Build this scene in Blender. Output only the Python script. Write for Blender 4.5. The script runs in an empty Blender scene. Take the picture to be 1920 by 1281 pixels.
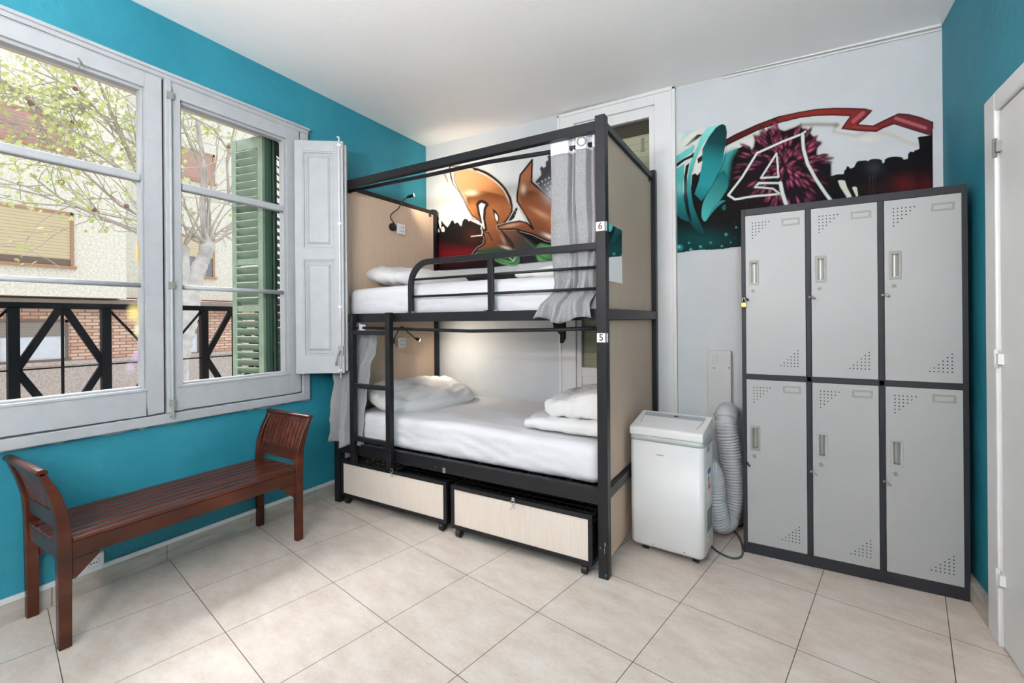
import bpy, bmesh, math, random
import numpy as np
from mathutils import Vector, Matrix, noise

random.seed(7)
SKY = .8; SUN = 6.2; FILL = 200; EXPO = 0.9  # light levels
scn = bpy.context.scene
COL = scn.collection
PI = math.pi

# ------------------------------------------------------------------ camera
F = 856.0; V0 = 601.0; ROLL = -0.0084; YAW = math.radians(30.5); CAMZ = 1.25
cR = np.array([math.cos(YAW), math.sin(YAW), 0.]); cD = np.array([-math.sin(YAW), math.cos(YAW), 0.])

def on(u, v, ax, val):
    """measured photo point -> world point on the real plane (axis ax at val)"""
    a, b = u - 960., v - V0
    uu = a * math.cos(ROLL) + b * math.sin(ROLL); vv = -a * math.sin(ROLL) + b * math.cos(ROLL)
    r = cR * uu / F + cD - np.array([0, 0, 1.]) * vv / F
    c = np.array([0, 0, CAMZ]); t = (val - c[ax]) / r[ax]
    return Vector(c + r * t)

cam_d = bpy.data.cameras.new('camera'); cam = bpy.data.objects.new('camera', cam_d); COL.objects.link(cam)
cam_d.sensor_width = 36; cam_d.sensor_fit = 'HORIZONTAL'; cam_d.lens = F / 1920 * 36
cam_d.shift_y = (V0 - 640.5) / 1920
cam_d.clip_start = .02
cx = Vector(cR); cz = -Vector(cD); cy = Vector((0, 0, 1))
m = Matrix((cx, cy, cz)).transposed()
m = m @ Matrix.Rotation(ROLL, 3, 'Z')
cam.matrix_world = Matrix.Translation((0, 0, CAMZ)) @ m.to_4x4()
scn.camera = cam

# ------------------------------------------------------------------ materials
def lin(c):
    return tuple(((x / 255.) / 12.92 if x / 255. <= .04045 else ((x / 255. + .055) / 1.055) ** 2.4) for x in c)

def nt(name):
    m = bpy.data.materials.new(name); m.use_nodes = True
    t = m.node_tree; b = t.nodes['Principled BSDF']
    return m, t, b

def coords(t, scale=(1, 1, 1), rot=(0, 0, 0), loc=(0, 0, 0)):
    tc = t.nodes.new('ShaderNodeTexCoord'); mp = t.nodes.new('ShaderNodeMapping')
    mp.inputs['Scale'].default_value = scale; mp.inputs['Rotation'].default_value = rot; mp.inputs['Location'].default_value = loc
    g = t.nodes.new('ShaderNodeNewGeometry')
    t.links.new(g.outputs['Position'], mp.inputs['Vector'])
    return mp.outputs['Vector']

def noise_n(t, vec, scale, detail=4, rough=.55):
    n = t.nodes.new('ShaderNodeTexNoise'); n.inputs['Scale'].default_value = scale
    n.inputs['Detail'].default_value = detail; n.inputs['Roughness'].default_value = rough
    if vec is not None: t.links.new(vec, n.inputs['Vector'])
    return n.outputs['Fac']

def ramp(t, fac, stops):
    r = t.nodes.new('ShaderNodeValToRGB'); cr = r.color_ramp
    while len(cr.elements) < len(stops): cr.elements.new(.5)
    for e, (p, c) in zip(cr.elements, stops):
        e.position = p; e.color = (*c[:3], 1)
    t.links.new(fac, r.inputs['Fac']); return r.outputs['Color']

def mix(t, fac, a, b, mode='MIX'):
    n = t.nodes.new('ShaderNodeMix'); n.data_type = 'RGBA'; n.blend_type = mode
    for i, v in ((0, fac), (6, a), (7, b)):
        if hasattr(v, 'is_linked') or hasattr(v, 'links'): t.links.new(v, n.inputs[i])
        else: n.inputs[i].default_value = v if i == 0 else (*v[:3], 1)
    return n.outputs[2]

def bump(t, b, h, strength=.2, dist=.01):
    n = t.nodes.new('ShaderNodeBump'); n.inputs['Strength'].default_value = strength; n.inputs['Distance'].default_value = dist
    t.links.new(h, n.inputs['Height']); t.links.new(n.outputs['Normal'], b.inputs['Normal'])

def plain(name, rgb, rough=.5, metal=0, spec=None, var=.06, nscale=8, bmp=0, bscale=60):
    m, t, b = nt(name); c = lin(rgb)
    v = coords(t)
    lo = tuple(x * (1 - var) for x in c); hi = tuple(min(1, x * (1 + var)) for x in c)
    t.links.new(ramp(t, noise_n(t, v, nscale), [(.3, lo), (.7, hi)]), b.inputs['Base Color'])
    b.inputs['Roughness'].default_value = rough; b.inputs['Metallic'].default_value = metal
    if spec is not None: b.inputs['Specular IOR Level'].default_value = spec
    if bmp: bump(t, b, noise_n(t, v, bscale, 6), bmp, .004)
    return m

def paint_wall(name, rgb, rgb2, patch=3, bmp=.35, rough=.6):
    m, t, b = nt(name); v = coords(t)
    c = mix(t, .5, lin(rgb), lin(rgb2))
    f = noise_n(t, v, patch, 5, .6)
    col = ramp(t, f, [(.35, lin(rgb)), (.7, lin(rgb2))])
    t.links.new(col, b.inputs['Base Color']); b.inputs['Roughness'].default_value = rough
    a = noise_n(t, v, 9, 8, .6)
    bump(t, b, a, bmp, .02)
    return m

M = {}
M['teal'] = paint_wall('teal_paint', (27, 122, 142), (42, 136, 155), 2.2)
M['white_wall'] = paint_wall('white_plaster', (190, 194, 198), (198, 202, 206), 2.0)
M['ceiling'] = paint_wall('ceiling_paint', (241, 240, 240), (244, 244, 243), 1.2, .15)
M['white_wood'] = plain('white_painted_wood', (166, 168, 172), .45, var=.05, nscale=14, bmp=.25, bscale=30)
M['white_gloss'] = plain('white_gloss_paint', (218, 218, 218), .35, var=.02)
M['black'] = plain('black_metal', (27, 27, 30), .40, spec=.3, var=.12, nscale=25, bmp=.08, bscale=200)
M['black_plastic'] = plain('black_plastic', (22, 22, 24), .4)
M['locker_frame'] = plain('dark_grey_metal', (42, 43, 48), .5, spec=.25, var=.05)
M['locker_door'] = plain('light_grey_metal', (155, 156, 156), .42, var=.02, nscale=4, bmp=.05, bscale=30)
M['handle'] = plain('satin_metal', (138, 138, 133), .5, .2, var=.06, nscale=60)
M['chrome'] = plain('chrome', (200, 200, 200), .2, 1.0)
M['recess'] = plain('recess_metal', (176, 176, 174), .35, .5)
M['brass'] = plain('brass', (190, 150, 80), .3, .9)
M['hole'] = plain('dark_hole', (14, 14, 16), .8)
M['plastic'] = plain('white_plastic', (222, 222, 222), .35, var=.02)
M['ac_body'] = plain('air_conditioner_plastic', (214, 213, 213), .4, var=.02)
M['ac_grey'] = plain('grey_band_plastic', (172, 178, 178), .4, var=.02)
M['hose'] = plain('grey_ribbed_plastic', (188, 190, 194), .45, var=.03)
M['cable'] = plain('grey_cable', (70, 74, 74), .5)
M['duct'] = plain('grey_duct_metal', (186, 188, 188), .5, var=.02)
M['red'] = plain('red_print', (190, 90, 84), .6)
M['ink'] = plain('dark_ink', (60, 50, 44), .6)
M['greytext'] = plain('grey_ink', (150, 152, 155), .6)
M['paper'] = plain('label_paper', (232, 232, 232), .6)
M['green_shutter'] = plain('green_wood', (128, 146, 128), .6, var=.15, nscale=12)
M['dkgreen'] = plain('dark_green_wood', (44, 72, 58), .6, var=.15, nscale=12)
M['railing'] = plain('black_iron', (9, 12, 18), .6, spec=.2, var=.1)
M['sheet'] = plain('white_cotton', (214, 212, 216), .85, var=.015, bmp=.25, bscale=26)
M['pillow'] = plain('pillow_cotton', (212, 210, 210), .85, var=.015, bmp=.3, bscale=18)
M['header'] = plain('white_curtain_tape', (225, 226, 232), .8)
M['soffit'] = plain('cream_lintel', (216, 206, 196), .8)
M['bark'] = plain('pale_bark', (186, 184, 182), .9, var=.26, nscale=5, bmp=.4, bscale=14)
M['twig'] = plain('brown_twig', (176, 168, 160), .9, var=.2, nscale=5)
M['seed'] = plain('seed_brown', (140, 112, 96), .9)
M['street'] = plain('street_asphalt', (170, 168, 165), .9)
M['winframe'] = plain('brown_window_frame', (120, 102, 92), .6)
M['winframe2'] = plain('ochre_window_frame', (176, 140, 110), .6)
M['curtainw'] = plain('white_net_curtain', (214, 220, 230), .8)
M['slab'] = plain('slab_shadow_grey', (140, 132, 124), .8)
M['blue'] = plain('label_blue', (60, 130, 190), .5)
M['green'] = plain('label_green', (70, 150, 80), .5)
M['yellow'] = plain('label_yellow', (225, 180, 70), .5)
M['orange'] = plain('label_orange', (205, 90, 50), .5)

def m_floor():
    m, t, b = nt('ceramic_floor_tiles')
    th = math.radians(10.59)
    tc = t.nodes.new('ShaderNodeNewGeometry')
    sub = t.nodes.new('ShaderNodeVectorMath'); sub.operation = 'SUBTRACT'; sub.inputs[1].default_value = (-2.37527, 1.07687, 0)
    t.links.new(tc.outputs['Position'], sub.inputs[0])
    rot = t.nodes.new('ShaderNodeMapping'); rot.inputs['Rotation'].default_value = (0, 0, th)
    t.links.new(sub.outputs[0], rot.inputs['Vector'])
    br = t.nodes.new('ShaderNodeTexBrick'); br.offset = 0; br.squash = 1
    br.inputs['Scale'].default_value = 1; br.inputs['Brick Width'].default_value = .44051; br.inputs['Row Height'].default_value = .45795
    br.inputs['Mortar Size'].default_value = .0016; br.inputs['Mortar Smooth'].default_value = .1; br.inputs['Bias'].default_value = 0
    br.inputs['Color1'].default_value = (.40, .40, .40, 1); br.inputs['Color2'].default_value = (.6, .6, .6, 1); br.inputs['Mortar'].default_value = (0, 0, 0, 1)
    t.links.new(rot.outputs[0], br.inputs['Vector'])
    st = t.nodes.new('ShaderNodeMapping'); st.inputs['Scale'].default_value = (1.6, 3.2, 1); t.links.new(rot.outputs[0], st.inputs['Vector'])
    n1 = noise_n(t, st.outputs[0], 3.0, 8, .65)
    n2 = noise_n(t, rot.outputs[0], 55, 5, .7)
    base = ramp(t, n1, [(.3, lin((190, 175, 163))), (.5, lin((204, 191, 181))), (.72, lin((214, 205, 197)))])
    sp = ramp(t, n2, [(.3, (.86, .86, .86)), (.55, (1, 1, 1))])
    c = mix(t, .7, base, sp, 'MULTIPLY')
    tv = ramp(t, br.outputs['Color'], [(.35, (.93, .93, .93)), (.65, (1.0, 1.0, 1.0))])
    c = mix(t, 1.0, c, tv, 'MULTIPLY')
    c = mix(t, br.outputs['Fac'], c, lin((84, 70, 60)))
    t.links.new(c, b.inputs['Base Color'])
    b.inputs['Roughness'].default_value = .42; b.inputs['Specular IOR Level'].default_value = .35
    inv = t.nodes.new('ShaderNodeMath'); inv.operation = 'SUBTRACT'; inv.inputs[0].default_value = 1; t.links.new(br.outputs['Fac'], inv.inputs[1])
    bump(t, b, inv.outputs[0], .4, .002)
    return m
M['floor'] = m_floor()

def m_basetile():
    m, t, b = nt('skirting_tile'); v = coords(t, (1, 1, 6))
    t.links.new(ramp(t, noise_n(t, v, 5, 6), [(.3, lin((158, 146, 136))), (.7, lin((186, 177, 168)))]), b.inputs['Base Color'])
    b.inputs['Roughness'].default_value = .45; return m
M['basetile'] = m_basetile()

def m_wood(name, c1, c2, c3, scale, axis_scale, rough, wave=True):
    m, t, b = nt(name); v = coords(t, axis_scale)
    f = noise_n(t, v, scale, 6, .6)
    t.links.new(ramp(t, f, [(.25, lin(c1)), (.5, lin(c2)), (.78, lin(c3))]), b.inputs['Base Color'])
    b.inputs['Roughness'].default_value = rough; b.inputs['Specular IOR Level'].default_value = .35
    return m
M['bench'] = m_wood('dark_teak', (42, 18, 12), (70, 31, 19), (96, 48, 29), 3, (2.5, 1.0, 2.5), .27)
M['bench_seat'] = m_wood('worn_teak', (58, 27, 20), (80, 39, 28), (108, 60, 44), 5, (7, .7, 3), .24)
M['ply'] = m_wood('pale_grained_panel', (192, 165, 143), (202, 177, 156), (211, 188, 168), 6, (30, 30, .8), .5)
M['ply_front'] = m_wood('pale_drawer_panel', (208, 192, 180), (216, 202, 190), (222, 209, 199), 6, (30, 30, .8), .5)

def m_fabric():
    m, t, b = nt('grey_woven_fabric'); v = coords(t, (1, 1, 1))
    f = noise_n(t, v, 260, 3, .8)
    t.links.new(ramp(t, f, [(.3, lin((108, 107, 109))), (.7, lin((162, 161, 163)))]), b.inputs['Base Color'])
    b.inputs['Roughness'].default_value = .9; return m
M['fabric'] = m_fabric()

def m_brick():
    m, t, b = nt('facade_brick'); g = t.nodes.new('ShaderNodeNewGeometry')
    sep = t.nodes.new('ShaderNodeSeparateXYZ'); cmb = t.nodes.new('ShaderNodeCombineXYZ')
    t.links.new(g.outputs['Position'], sep.inputs[0])
    t.links.new(sep.outputs['Y'], cmb.inputs['X']); t.links.new(sep.outputs['Z'], cmb.inputs['Y'])
    br = t.nodes.new('ShaderNodeTexBrick'); br.inputs['Scale'].default_value = 1
    br.inputs['Brick Width'].default_value = .21; br.inputs['Row Height'].default_value = .064; br.inputs['Mortar Size'].default_value = .010
    br.inputs['Color1'].default_value = (*lin((204, 160, 140)), 1); br.inputs['Color2'].default_value = (*lin((228, 202, 182)), 1)
    br.inputs['Mortar'].default_value = (*lin((150, 120, 106)), 1)
    t.links.new(cmb.outputs[0], br.inputs['Vector'])
    t.links.new(br.outputs['Color'], b.inputs['Base Color']); b.inputs['Roughness'].default_value = .9
    return m
M['brick'] = m_brick()

def stucco(name, c1, c2, s=16):
    m, t, b = nt(name); v = coords(t)
    f = noise_n(t, v, s, 3, .7)
    t.links.new(ramp(t, f, [(.38, lin(c1)), (.6, lin(c2))]), b.inputs['Base Color'])
    b.inputs['Roughness'].default_value = .95; bump(t, b, f, .4, .03); return m
M['stucco'] = stucco('cream_stucco', (216, 213, 200), (240, 238, 227), 26)
M['stucco_grey'] = stucco('grey_stucco', (206, 204, 192), (230, 228, 217), 26)
M['stucco_pink'] = stucco('pink_stucco', (172, 160, 154), (200, 189, 183), 30)

def slatted(name, c1, c2, pitch, ax='Z'):
    m, t, b = nt(name); g = t.nodes.new('ShaderNodeNewGeometry'); sep = t.nodes.new('ShaderNodeSeparateXYZ')
    t.links.new(g.outputs['Position'], sep.inputs[0])
    mu = t.nodes.new('ShaderNodeMath'); mu.operation = 'MULTIPLY'; mu.inputs[1].default_value = 1 / pitch
    t.links.new(sep.outputs[ax], mu.inputs[0])
    fr = t.nodes.new('ShaderNodeMath'); fr.operation = 'FRACT'; t.links.new(mu.outputs[0], fr.inputs[0])
    t.links.new(ramp(t, fr.outputs[0], [(0, lin(c1)), (.18, lin(c2)), (1, lin(c2))]), b.inputs['Base Color'])
    bump(t, b, fr.outputs[0], .5, .01); b.inputs['Roughness'].default_value = .6; return m
M['blind_tan'] = slatted('tan_roller_blind', (150, 132, 100), (214, 198, 164), .055)
M['blind_pink'] = slatted('brown_pink_blind', (140, 104, 96), (190, 154, 144), .055)
M['blind_grey'] = slatted('grey_brown_blind', (112, 104, 98), (150, 142, 136), .05)
M['blind_cream'] = slatted('cream_roller_blind', (206, 206, 176), (238, 238, 212), .05)

def m_glass(name, tint=(1, 1, 1), f=1.0):
    m = bpy.data.materials.new(name); m.use_nodes = True; t = m.node_tree; t.nodes.clear()
    o = t.nodes.new('ShaderNodeOutputMaterial'); tr = t.nodes.new('ShaderNodeBsdfTransparent'); gl = t.nodes.new('ShaderNodeBsdfGlossy')
    tr.inputs[0].default_value = (*tint, 1); gl.inputs['Roughness'].default_value = .02
    lw = t.nodes.new('ShaderNodeFresnel'); lw.inputs['IOR'].default_value = 1.12
    mx = t.nodes.new('ShaderNodeMixShader'); t.links.new(lw.outputs[0], mx.inputs[0])
    t.links.new(tr.outputs[0], mx.inputs[1]); t.links.new(gl.outputs[0], mx.inputs[2]); t.links.new(mx.outputs[0], o.inputs[0])
    return m
M['glass'] = m_glass('window_glass')
def m_glass_patches():  # glass with soft translucent yellow and purple patches
    m = m_glass('window_glass_soft_patches'); t = m.node_tree
    o = [n for n in t.nodes if n.type == 'OUTPUT_MATERIAL'][0]; base = o.inputs[0].links[0].from_socket
    g = t.nodes.new('ShaderNodeNewGeometry'); sh = base
    for (u, v, ry, rz, rgb, a) in ((262, 475, .022, .085, (232, 196, 90), .5), (252, 588, .040, .060, (226, 212, 140), .42), (266, 530, .022, .10, (226, 214, 170), .5), (262, 618, .03, .05, (222, 216, 190), .5), (258, 668, .032, .035, (190, 166, 204), .35), (244, 690, .025, .035, (196, 176, 206), .28)):
        c = on(u, v, 0, XL - .024)
        sb = t.nodes.new('ShaderNodeVectorMath'); sb.operation = 'SUBTRACT'; sb.inputs[1].default_value = c; t.links.new(g.outputs['Position'], sb.inputs[0])
        sc = t.nodes.new('ShaderNodeVectorMath'); sc.operation = 'MULTIPLY'; sc.inputs[1].default_value = (0, 1 / ry, 1 / rz); t.links.new(sb.outputs[0], sc.inputs[0])
        ln = t.nodes.new('ShaderNodeVectorMath'); ln.operation = 'LENGTH'; t.links.new(sc.outputs[0], ln.inputs[0])
        mr = t.nodes.new('ShaderNodeMapRange'); mr.interpolation_type = 'SMOOTHSTEP'; mr.inputs[1].default_value = 1.1; mr.inputs[2].default_value = .1; mr.inputs[3].default_value = 0; mr.inputs[4].default_value = a
        t.links.new(ln.outputs['Value'], mr.inputs[0])
        d = t.nodes.new('ShaderNodeBsdfTranslucent'); d.inputs[0].default_value = (*lin(rgb), 1)
        mx = t.nodes.new('ShaderNodeMixShader'); t.links.new(mr.outputs[0], mx.inputs[0]); t.links.new(sh, mx.inputs[1]); t.links.new(d.outputs[0], mx.inputs[2]); sh = mx.outputs[0]
    t.links.new(sh, o.inputs[0]); return m
M['glass_dim'] = m_glass('dusty_glass', (.8, .8, .78))
M['glass_patches'] = None
m_, t_, b_ = nt('mirror_silver'); b_.inputs['Base Color'].default_value = (.86, .88, .88, 1); b_.inputs['Metallic'].default_value = 1; b_.inputs['Roughness'].default_value = .03; M['mirror'] = m_

def m_leaf():
    m, t, b = nt('young_plane_leaf'); v = coords(t)
    t.links.new(ramp(t, noise_n(t, v, 3, 2), [(.35, lin((190, 204, 128))), (.7, lin((224, 226, 172)))]), b.inputs['Base Color'])
    b.inputs['Roughness'].default_value = .7; return m
M['leaf'] = m_leaf()

def emit(name, rgb, s):
    m = bpy.data.materials.new(name); m.use_nodes = True; t = m.node_tree; t.nodes.clear()
    o = t.nodes.new('ShaderNodeOutputMaterial'); e = t.nodes.new('ShaderNodeEmission')
    e.inputs[0].default_value = (*rgb, 1); e.inputs[1].default_value = s; t.links.new(e.outputs[0], o.inputs[0]); return m
M['bulb'] = emit('lit_led', (1, .9, .72), 90)
M['fill_glow'] = emit('fill_lamp_glow', (1, .935, .91), FILL)  # glow of the added fill lamps

# ------------------------------------------------------------------ mesh tools
def origin_of(parent):
    while parent is not None and parent.parent is not None: parent = parent.parent
    return Vector(parent.location) if parent is not None else None

class MB:
    def __init__(s): s.v = []; s.f = []; s.sm = []
    def add(s, vs, fs, smooth=False):
        o = len(s.v); s.v += [tuple(v) for v in vs]
        for f in fs: s.f.append(tuple(i + o for i in f)); s.sm.append(smooth)
        return s
    def box(s, x0, x1, y0, y1, z0, z1):
        vs = [(x, y, z) for x in (x0, x1) for y in (y0, y1) for z in (z0, z1)]
        return s.add(vs, [(0, 1, 3, 2), (4, 6, 7, 5), (0, 4, 5, 1), (2, 3, 7, 6), (0, 2, 6, 4), (1, 5, 7, 3)])
    def obox(s, c, ax, ay, az, hx, hy, hz):
        """oriented box: centre, unit axes, half sizes"""
        c = Vector(c); ax, ay, az = (Vector(a).normalized() for a in (ax, ay, az))
        vs = [c + ax * hx * i + ay * hy * j + az * hz * k for i in (-1, 1) for j in (-1, 1) for k in (-1, 1)]
        return s.add(vs, [(0, 1, 3, 2), (4, 6, 7, 5), (0, 4, 5, 1), (2, 3, 7, 6), (0, 2, 6, 4), (1, 5, 7, 3)])
    def bar(s, p, q, w, h, up=(0, 0, 1)):
        p = Vector(p); q = Vector(q); d = (q - p); L = d.length; d.normalize()
        side = d.cross(Vector(up)).normalized(); u = side.cross(d)
        return s.obox((p + q) / 2, d, side, u, L / 2, w / 2, h / 2)
    def tube(s, pts, r, n=10, cap=True, smooth=True):
        pts = [Vector(p) for p in pts]; rs = r if isinstance(r, (list, tuple)) else [r] * len(pts)
        rings = []; prev = None
        for i, p in enumerate(pts):
            d = (pts[min(i + 1, len(pts) - 1)] - pts[max(i - 1, 0)]).normalized()
            if prev is None:
                a = d.cross(Vector((0, 0, 1)));
                if a.length < .05: a = d.cross(Vector((0, 1, 0)))
            else: a = prev - d * prev.dot(d)
            a.normalize(); prev = a; b = d.cross(a)
            rings.append([p + (a * math.cos(2 * PI * k / n) + b * math.sin(2 * PI * k / n)) * rs[i] for k in range(n)])
        vs = [v for rg in rings for v in rg]; fs = []
        for i in range(len(pts) - 1):
            for k in range(n):
                k2 = (k + 1) % n; fs.append((i * n + k, i * n + k2, (i + 1) * n + k2, (i + 1) * n + k))
        s.add(vs, fs, smooth)
        if cap:
            s.add(rings[0], [tuple(range(n))[::-1]]); s.add(rings[-1], [tuple(range(n))])
        return s
    def cyl(s, p, q, r, n=16, r2=None): return s.tube([p, q], [r, r if r2 is None else r2], n)
    def prism(s, poly, axis, a, b, smooth=False):
        """extrude 2D poly along axis between a and b; poly in the other two axes order"""
        def mk(p, t):
            if axis == 0: return (t, p[0], p[1])
            if axis == 1: return (p[0], t, p[1])
            return (p[0], p[1], t)
        n = len(poly); vs = [mk(p, a) for p in poly] + [mk(p, b) for p in poly]
        s.add(vs, [tuple(range(n))[::-1], tuple(range(n, 2 * n))])
        o = [(i, (i + 1) % n, n + (i + 1) % n, n + i) for i in range(n)]
        return s.add(vs, o, smooth)
    def strip(s, rows, smooth=True, close=False):
        """grid of points"""
        n = len(rows[0]); vs = [p for r in rows for p in r]; fs = []
        for i in range(len(rows) - 1):
            for k in range(n - 1 + (1 if close else 0)):
                k2 = (k + 1) % n; fs.append((i * n + k, i * n + k2, (i + 1) * n + k2, (i + 1) * n + k))
        return s.add(vs, fs, smooth)
    def build(s, name, mat, parent=None, bevel=0, origin=None, sub=0, mods=True, solid=0, seg=2):
        if parent is not None: org = origin_of(parent)
        elif origin is not None: org = Vector(origin)
        else:
            xs = [v[0] for v in s.v]; ys = [v[1] for v in s.v]; zs = [v[2] for v in s.v]
            org = Vector(((min(xs) + max(xs)) / 2, (min(ys) + max(ys)) / 2, min(zs)))
        me = bpy.data.meshes.new(name)
        me.from_pydata([(v[0] - org.x, v[1] - org.y, v[2] - org.z) for v in s.v], [], s.f)
        me.polygons.foreach_set('use_smooth', s.sm)
        bm = bmesh.new(); bm.from_mesh(me); bmesh.ops.remove_doubles(bm, verts=bm.verts, dist=1e-5)
        bmesh.ops.recalc_face_normals(bm, faces=bm.faces); bm.to_mesh(me); bm.free()
        o = bpy.data.objects.new(name, me); COL.objects.link(o)
        me.materials.append(mat)
        if parent is not None: o.parent = parent
        else: o.location = org
        if solid:
            sm = o.modifiers.new('solid', 'SOLIDIFY'); sm.thickness = solid; sm.offset = 0
        if bevel:
            bv = o.modifiers.new('bevel', 'BEVEL'); bv.width = bevel; bv.segments = seg; bv.limit_method = 'ANGLE'; bv.angle_limit = .6
        if sub:
            ss = o.modifiers.new('subdivision', 'SUBSURF'); ss.levels = sub; ss.render_levels = sub
        return o

def tag(o, label=None, cat=None, group=None, kind=None):
    if label: o['label'] = label
    if cat: o['category'] = cat
    if group: o['group'] = group
    if kind: o['kind'] = kind
    return o

def thing(name, loc, label, cat, group=None):
    o = bpy.data.objects.new(name, None); COL.objects.link(o); o.location = loc
    o.empty_display_size = .05
    return tag(o, label, cat, group)

def sroot(name, loc=(0, 0, 0)):
    o = bpy.data.objects.new(name, None); COL.objects.link(o); o.location = loc
    o['kind'] = 'structure'; return o

def copy_tree(o, parent=None):
    c = o.copy(); COL.objects.link(c)
    if parent is not None: c.parent = parent
    for ch in [x for x in bpy.data.objects if x.parent is o]: copy_tree(ch, c)
    return c

def text_mesh(s, txt, size, origin, right, up, depth=.0006, bold=0):
    cu = bpy.data.curves.new('t', 'FONT'); cu.body = txt; cu.size = size; cu.extrude = depth; cu.align_x = 'CENTER'; cu.align_y = 'CENTER'; cu.offset = bold
    ob = bpy.data.objects.new('t', cu); COL.objects.link(ob)
    dg = bpy.context.evaluated_depsgraph_get(); me = bpy.data.meshes.new_from_object(ob.evaluated_get(dg))
    r = Vector(right).normalized(); u = Vector(up).normalized(); nrm = r.cross(u)
    vs = [Vector(origin) + r * v.co.x + u * v.co.y + nrm * v.co.z for v in me.vertices]
    s.add(vs, [tuple(p.vertices) for p in me.polygons])
    bpy.data.objects.remove(ob); bpy.data.curves.remove(cu); bpy.data.meshes.remove(me)
    return s

def fbm(p, s, o=3):
    return noise.fractal(Vector(p) * s, 1.0, 2.0, o)

def soft_box(mb, x0, x1, y0, y1, z0, z1, r, step, disp, cham=None):
    """rounded box with displaced surface"""
    nx = max(2, int((x1 - x0) / step)); ny = max(2, int((y1 - y0) / step)); nz = max(2, int((z1 - z0) / step))
    idx = {}; vs = []; fs = []
    def vid(i, j, k):
        key = (i, j, k)
        if key in idx: return idx[key]
        p = Vector((x0 + (x1 - x0) * i / nx, y0 + (y1 - y0) * j / ny, z0 + (z1 - z0) * k / nz))
        q = Vector((min(max(p.x, x0 + r), x1 - r), min(max(p.y, y0 + r), y1 - r), min(max(p.z, z0 + r), z1 - r)))
        d = p - q
        if d.length > 1e-9:
            n = d.normalized(); p = q + n * r
        else: n = Vector((0, 0, 1))
        p = p + disp(p, n)
        idx[key] = len(vs); vs.append(p); return idx[key]
    def face(fn, na, nb):
        for a in range(na):
            for b in range(nb): fs.append((fn(a, b), fn(a + 1, b), fn(a + 1, b + 1), fn(a, b + 1)))
    face(lambda a, b: vid(a, b, 0), nx, ny); face(lambda a, b: vid(a, b, nz), nx, ny)
    face(lambda a, b: vid(a, 0, b), nx, nz); face(lambda a, b: vid(a, ny, b), nx, nz)
    face(lambda a, b: vid(0, a, b), ny, nz); face(lambda a, b: vid(nx, a, b), ny, nz)
    mb.add(vs, fs, True)

# ------------------------------------------------------------------ SETTING
XL, XR, YB, YF = -2.8, .74, 3.22, -2.4
M['glass_patches'] = m_glass_patches()
def ceil_z(x, y): return 2.855 - .020 * (x + 2.8) - .009 * (y - 3.22)

tag(MB().box(XL - .1, XR + .2, YF - .2, YB + .2, -.08, 0).build('floor', M['floor'], origin=(0, 0, 0)), kind='structure')
c = MB(); x0, x1, y0, y1 = XL - .1, XR + .2, YF - .2, YB + .2
lo = [(x, y, ceil_z(x, y)) for x, y in ((x0, y0), (x1, y0), (x1, y1), (x0, y1))]; hi = [(x, y, 3.1) for x, y, z in lo]
c.add(lo + hi, [(3, 2, 1, 0), (4, 5, 6, 7), (0, 1, 5, 4), (1, 2, 6, 5), (2, 3, 7, 6), (3, 0, 4, 7)])
tag(c.build('ceiling', M['ceiling'], origin=(0, 0, 0)), kind='structure')

# left wall: holes A (in view) and B (added behind the camera for more daylight)
w = MB()
def wall_x(mb, xa, xb, holes, ya, yb, z0, z1):
    ys = ya
    for (h0, h1, k0, k1) in sorted(holes):
        mb.box(xa, xb, ys, h0, z0, z1); mb.box(xa, xb, h0, h1, z0, k0); mb.box(xa, xb, h0, h1, k1, z1); ys = h1
    mb.box(xa, xb, ys, yb, z0, z1)
HA = (.34, 1.94, .77, 2.545); HB = (-1.9, -.3, .77, 2.545)
wall_x(w, XL - .1, XL, [HA, HB], YF, YB, 0, 2.9)
tag(w.build('wall_left', M['teal'], origin=(0, 0, 0)), kind='structure')
w = MB(); wall_x(w, XL - .30, XL - .1, [(.24, 2.02, .70, 2.53), (-2.0, -.2, .70, 2.53)], YF - .3, YB + .3, -3.9, 3.3)
tag(w.build('wall_outer', M['soffit'], origin=(0, 0, 0)), kind='structure')
# back wall with the balcony window hole
WB0, WB1, WBT = -1.40, -.66, 2.76
w = MB(); w.box(XL, WB0, YB, YB + .14, 0, 2.9); w.box(WB1, XR, YB, YB + .14, 0, 2.9); w.box(WB0, WB1, YB, YB + .14, WBT, 2.9)
tag(w.build('wall_back', M['white_wall'], origin=(0, 0, 0)), kind='structure')
w = MB(); w.box(XL - .1, XR + .1, YB + .14, YB + .3, 0, 2.9)
tag(w.build('wall_back_outer', M['white_wall'], origin=(0, 0, 0)), kind='structure')
tag(MB().box(XR, XR + .15, YF, YB, 0, 2.9).build('wall_right', M['teal'], origin=(0, 0, 0)), kind='structure')
tag(MB().box(XL, XR, YF - .15, YF, 0, 2.9).build('wall_front', M['white_wall'], origin=(0, 0, 0)), kind='structure')

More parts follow.
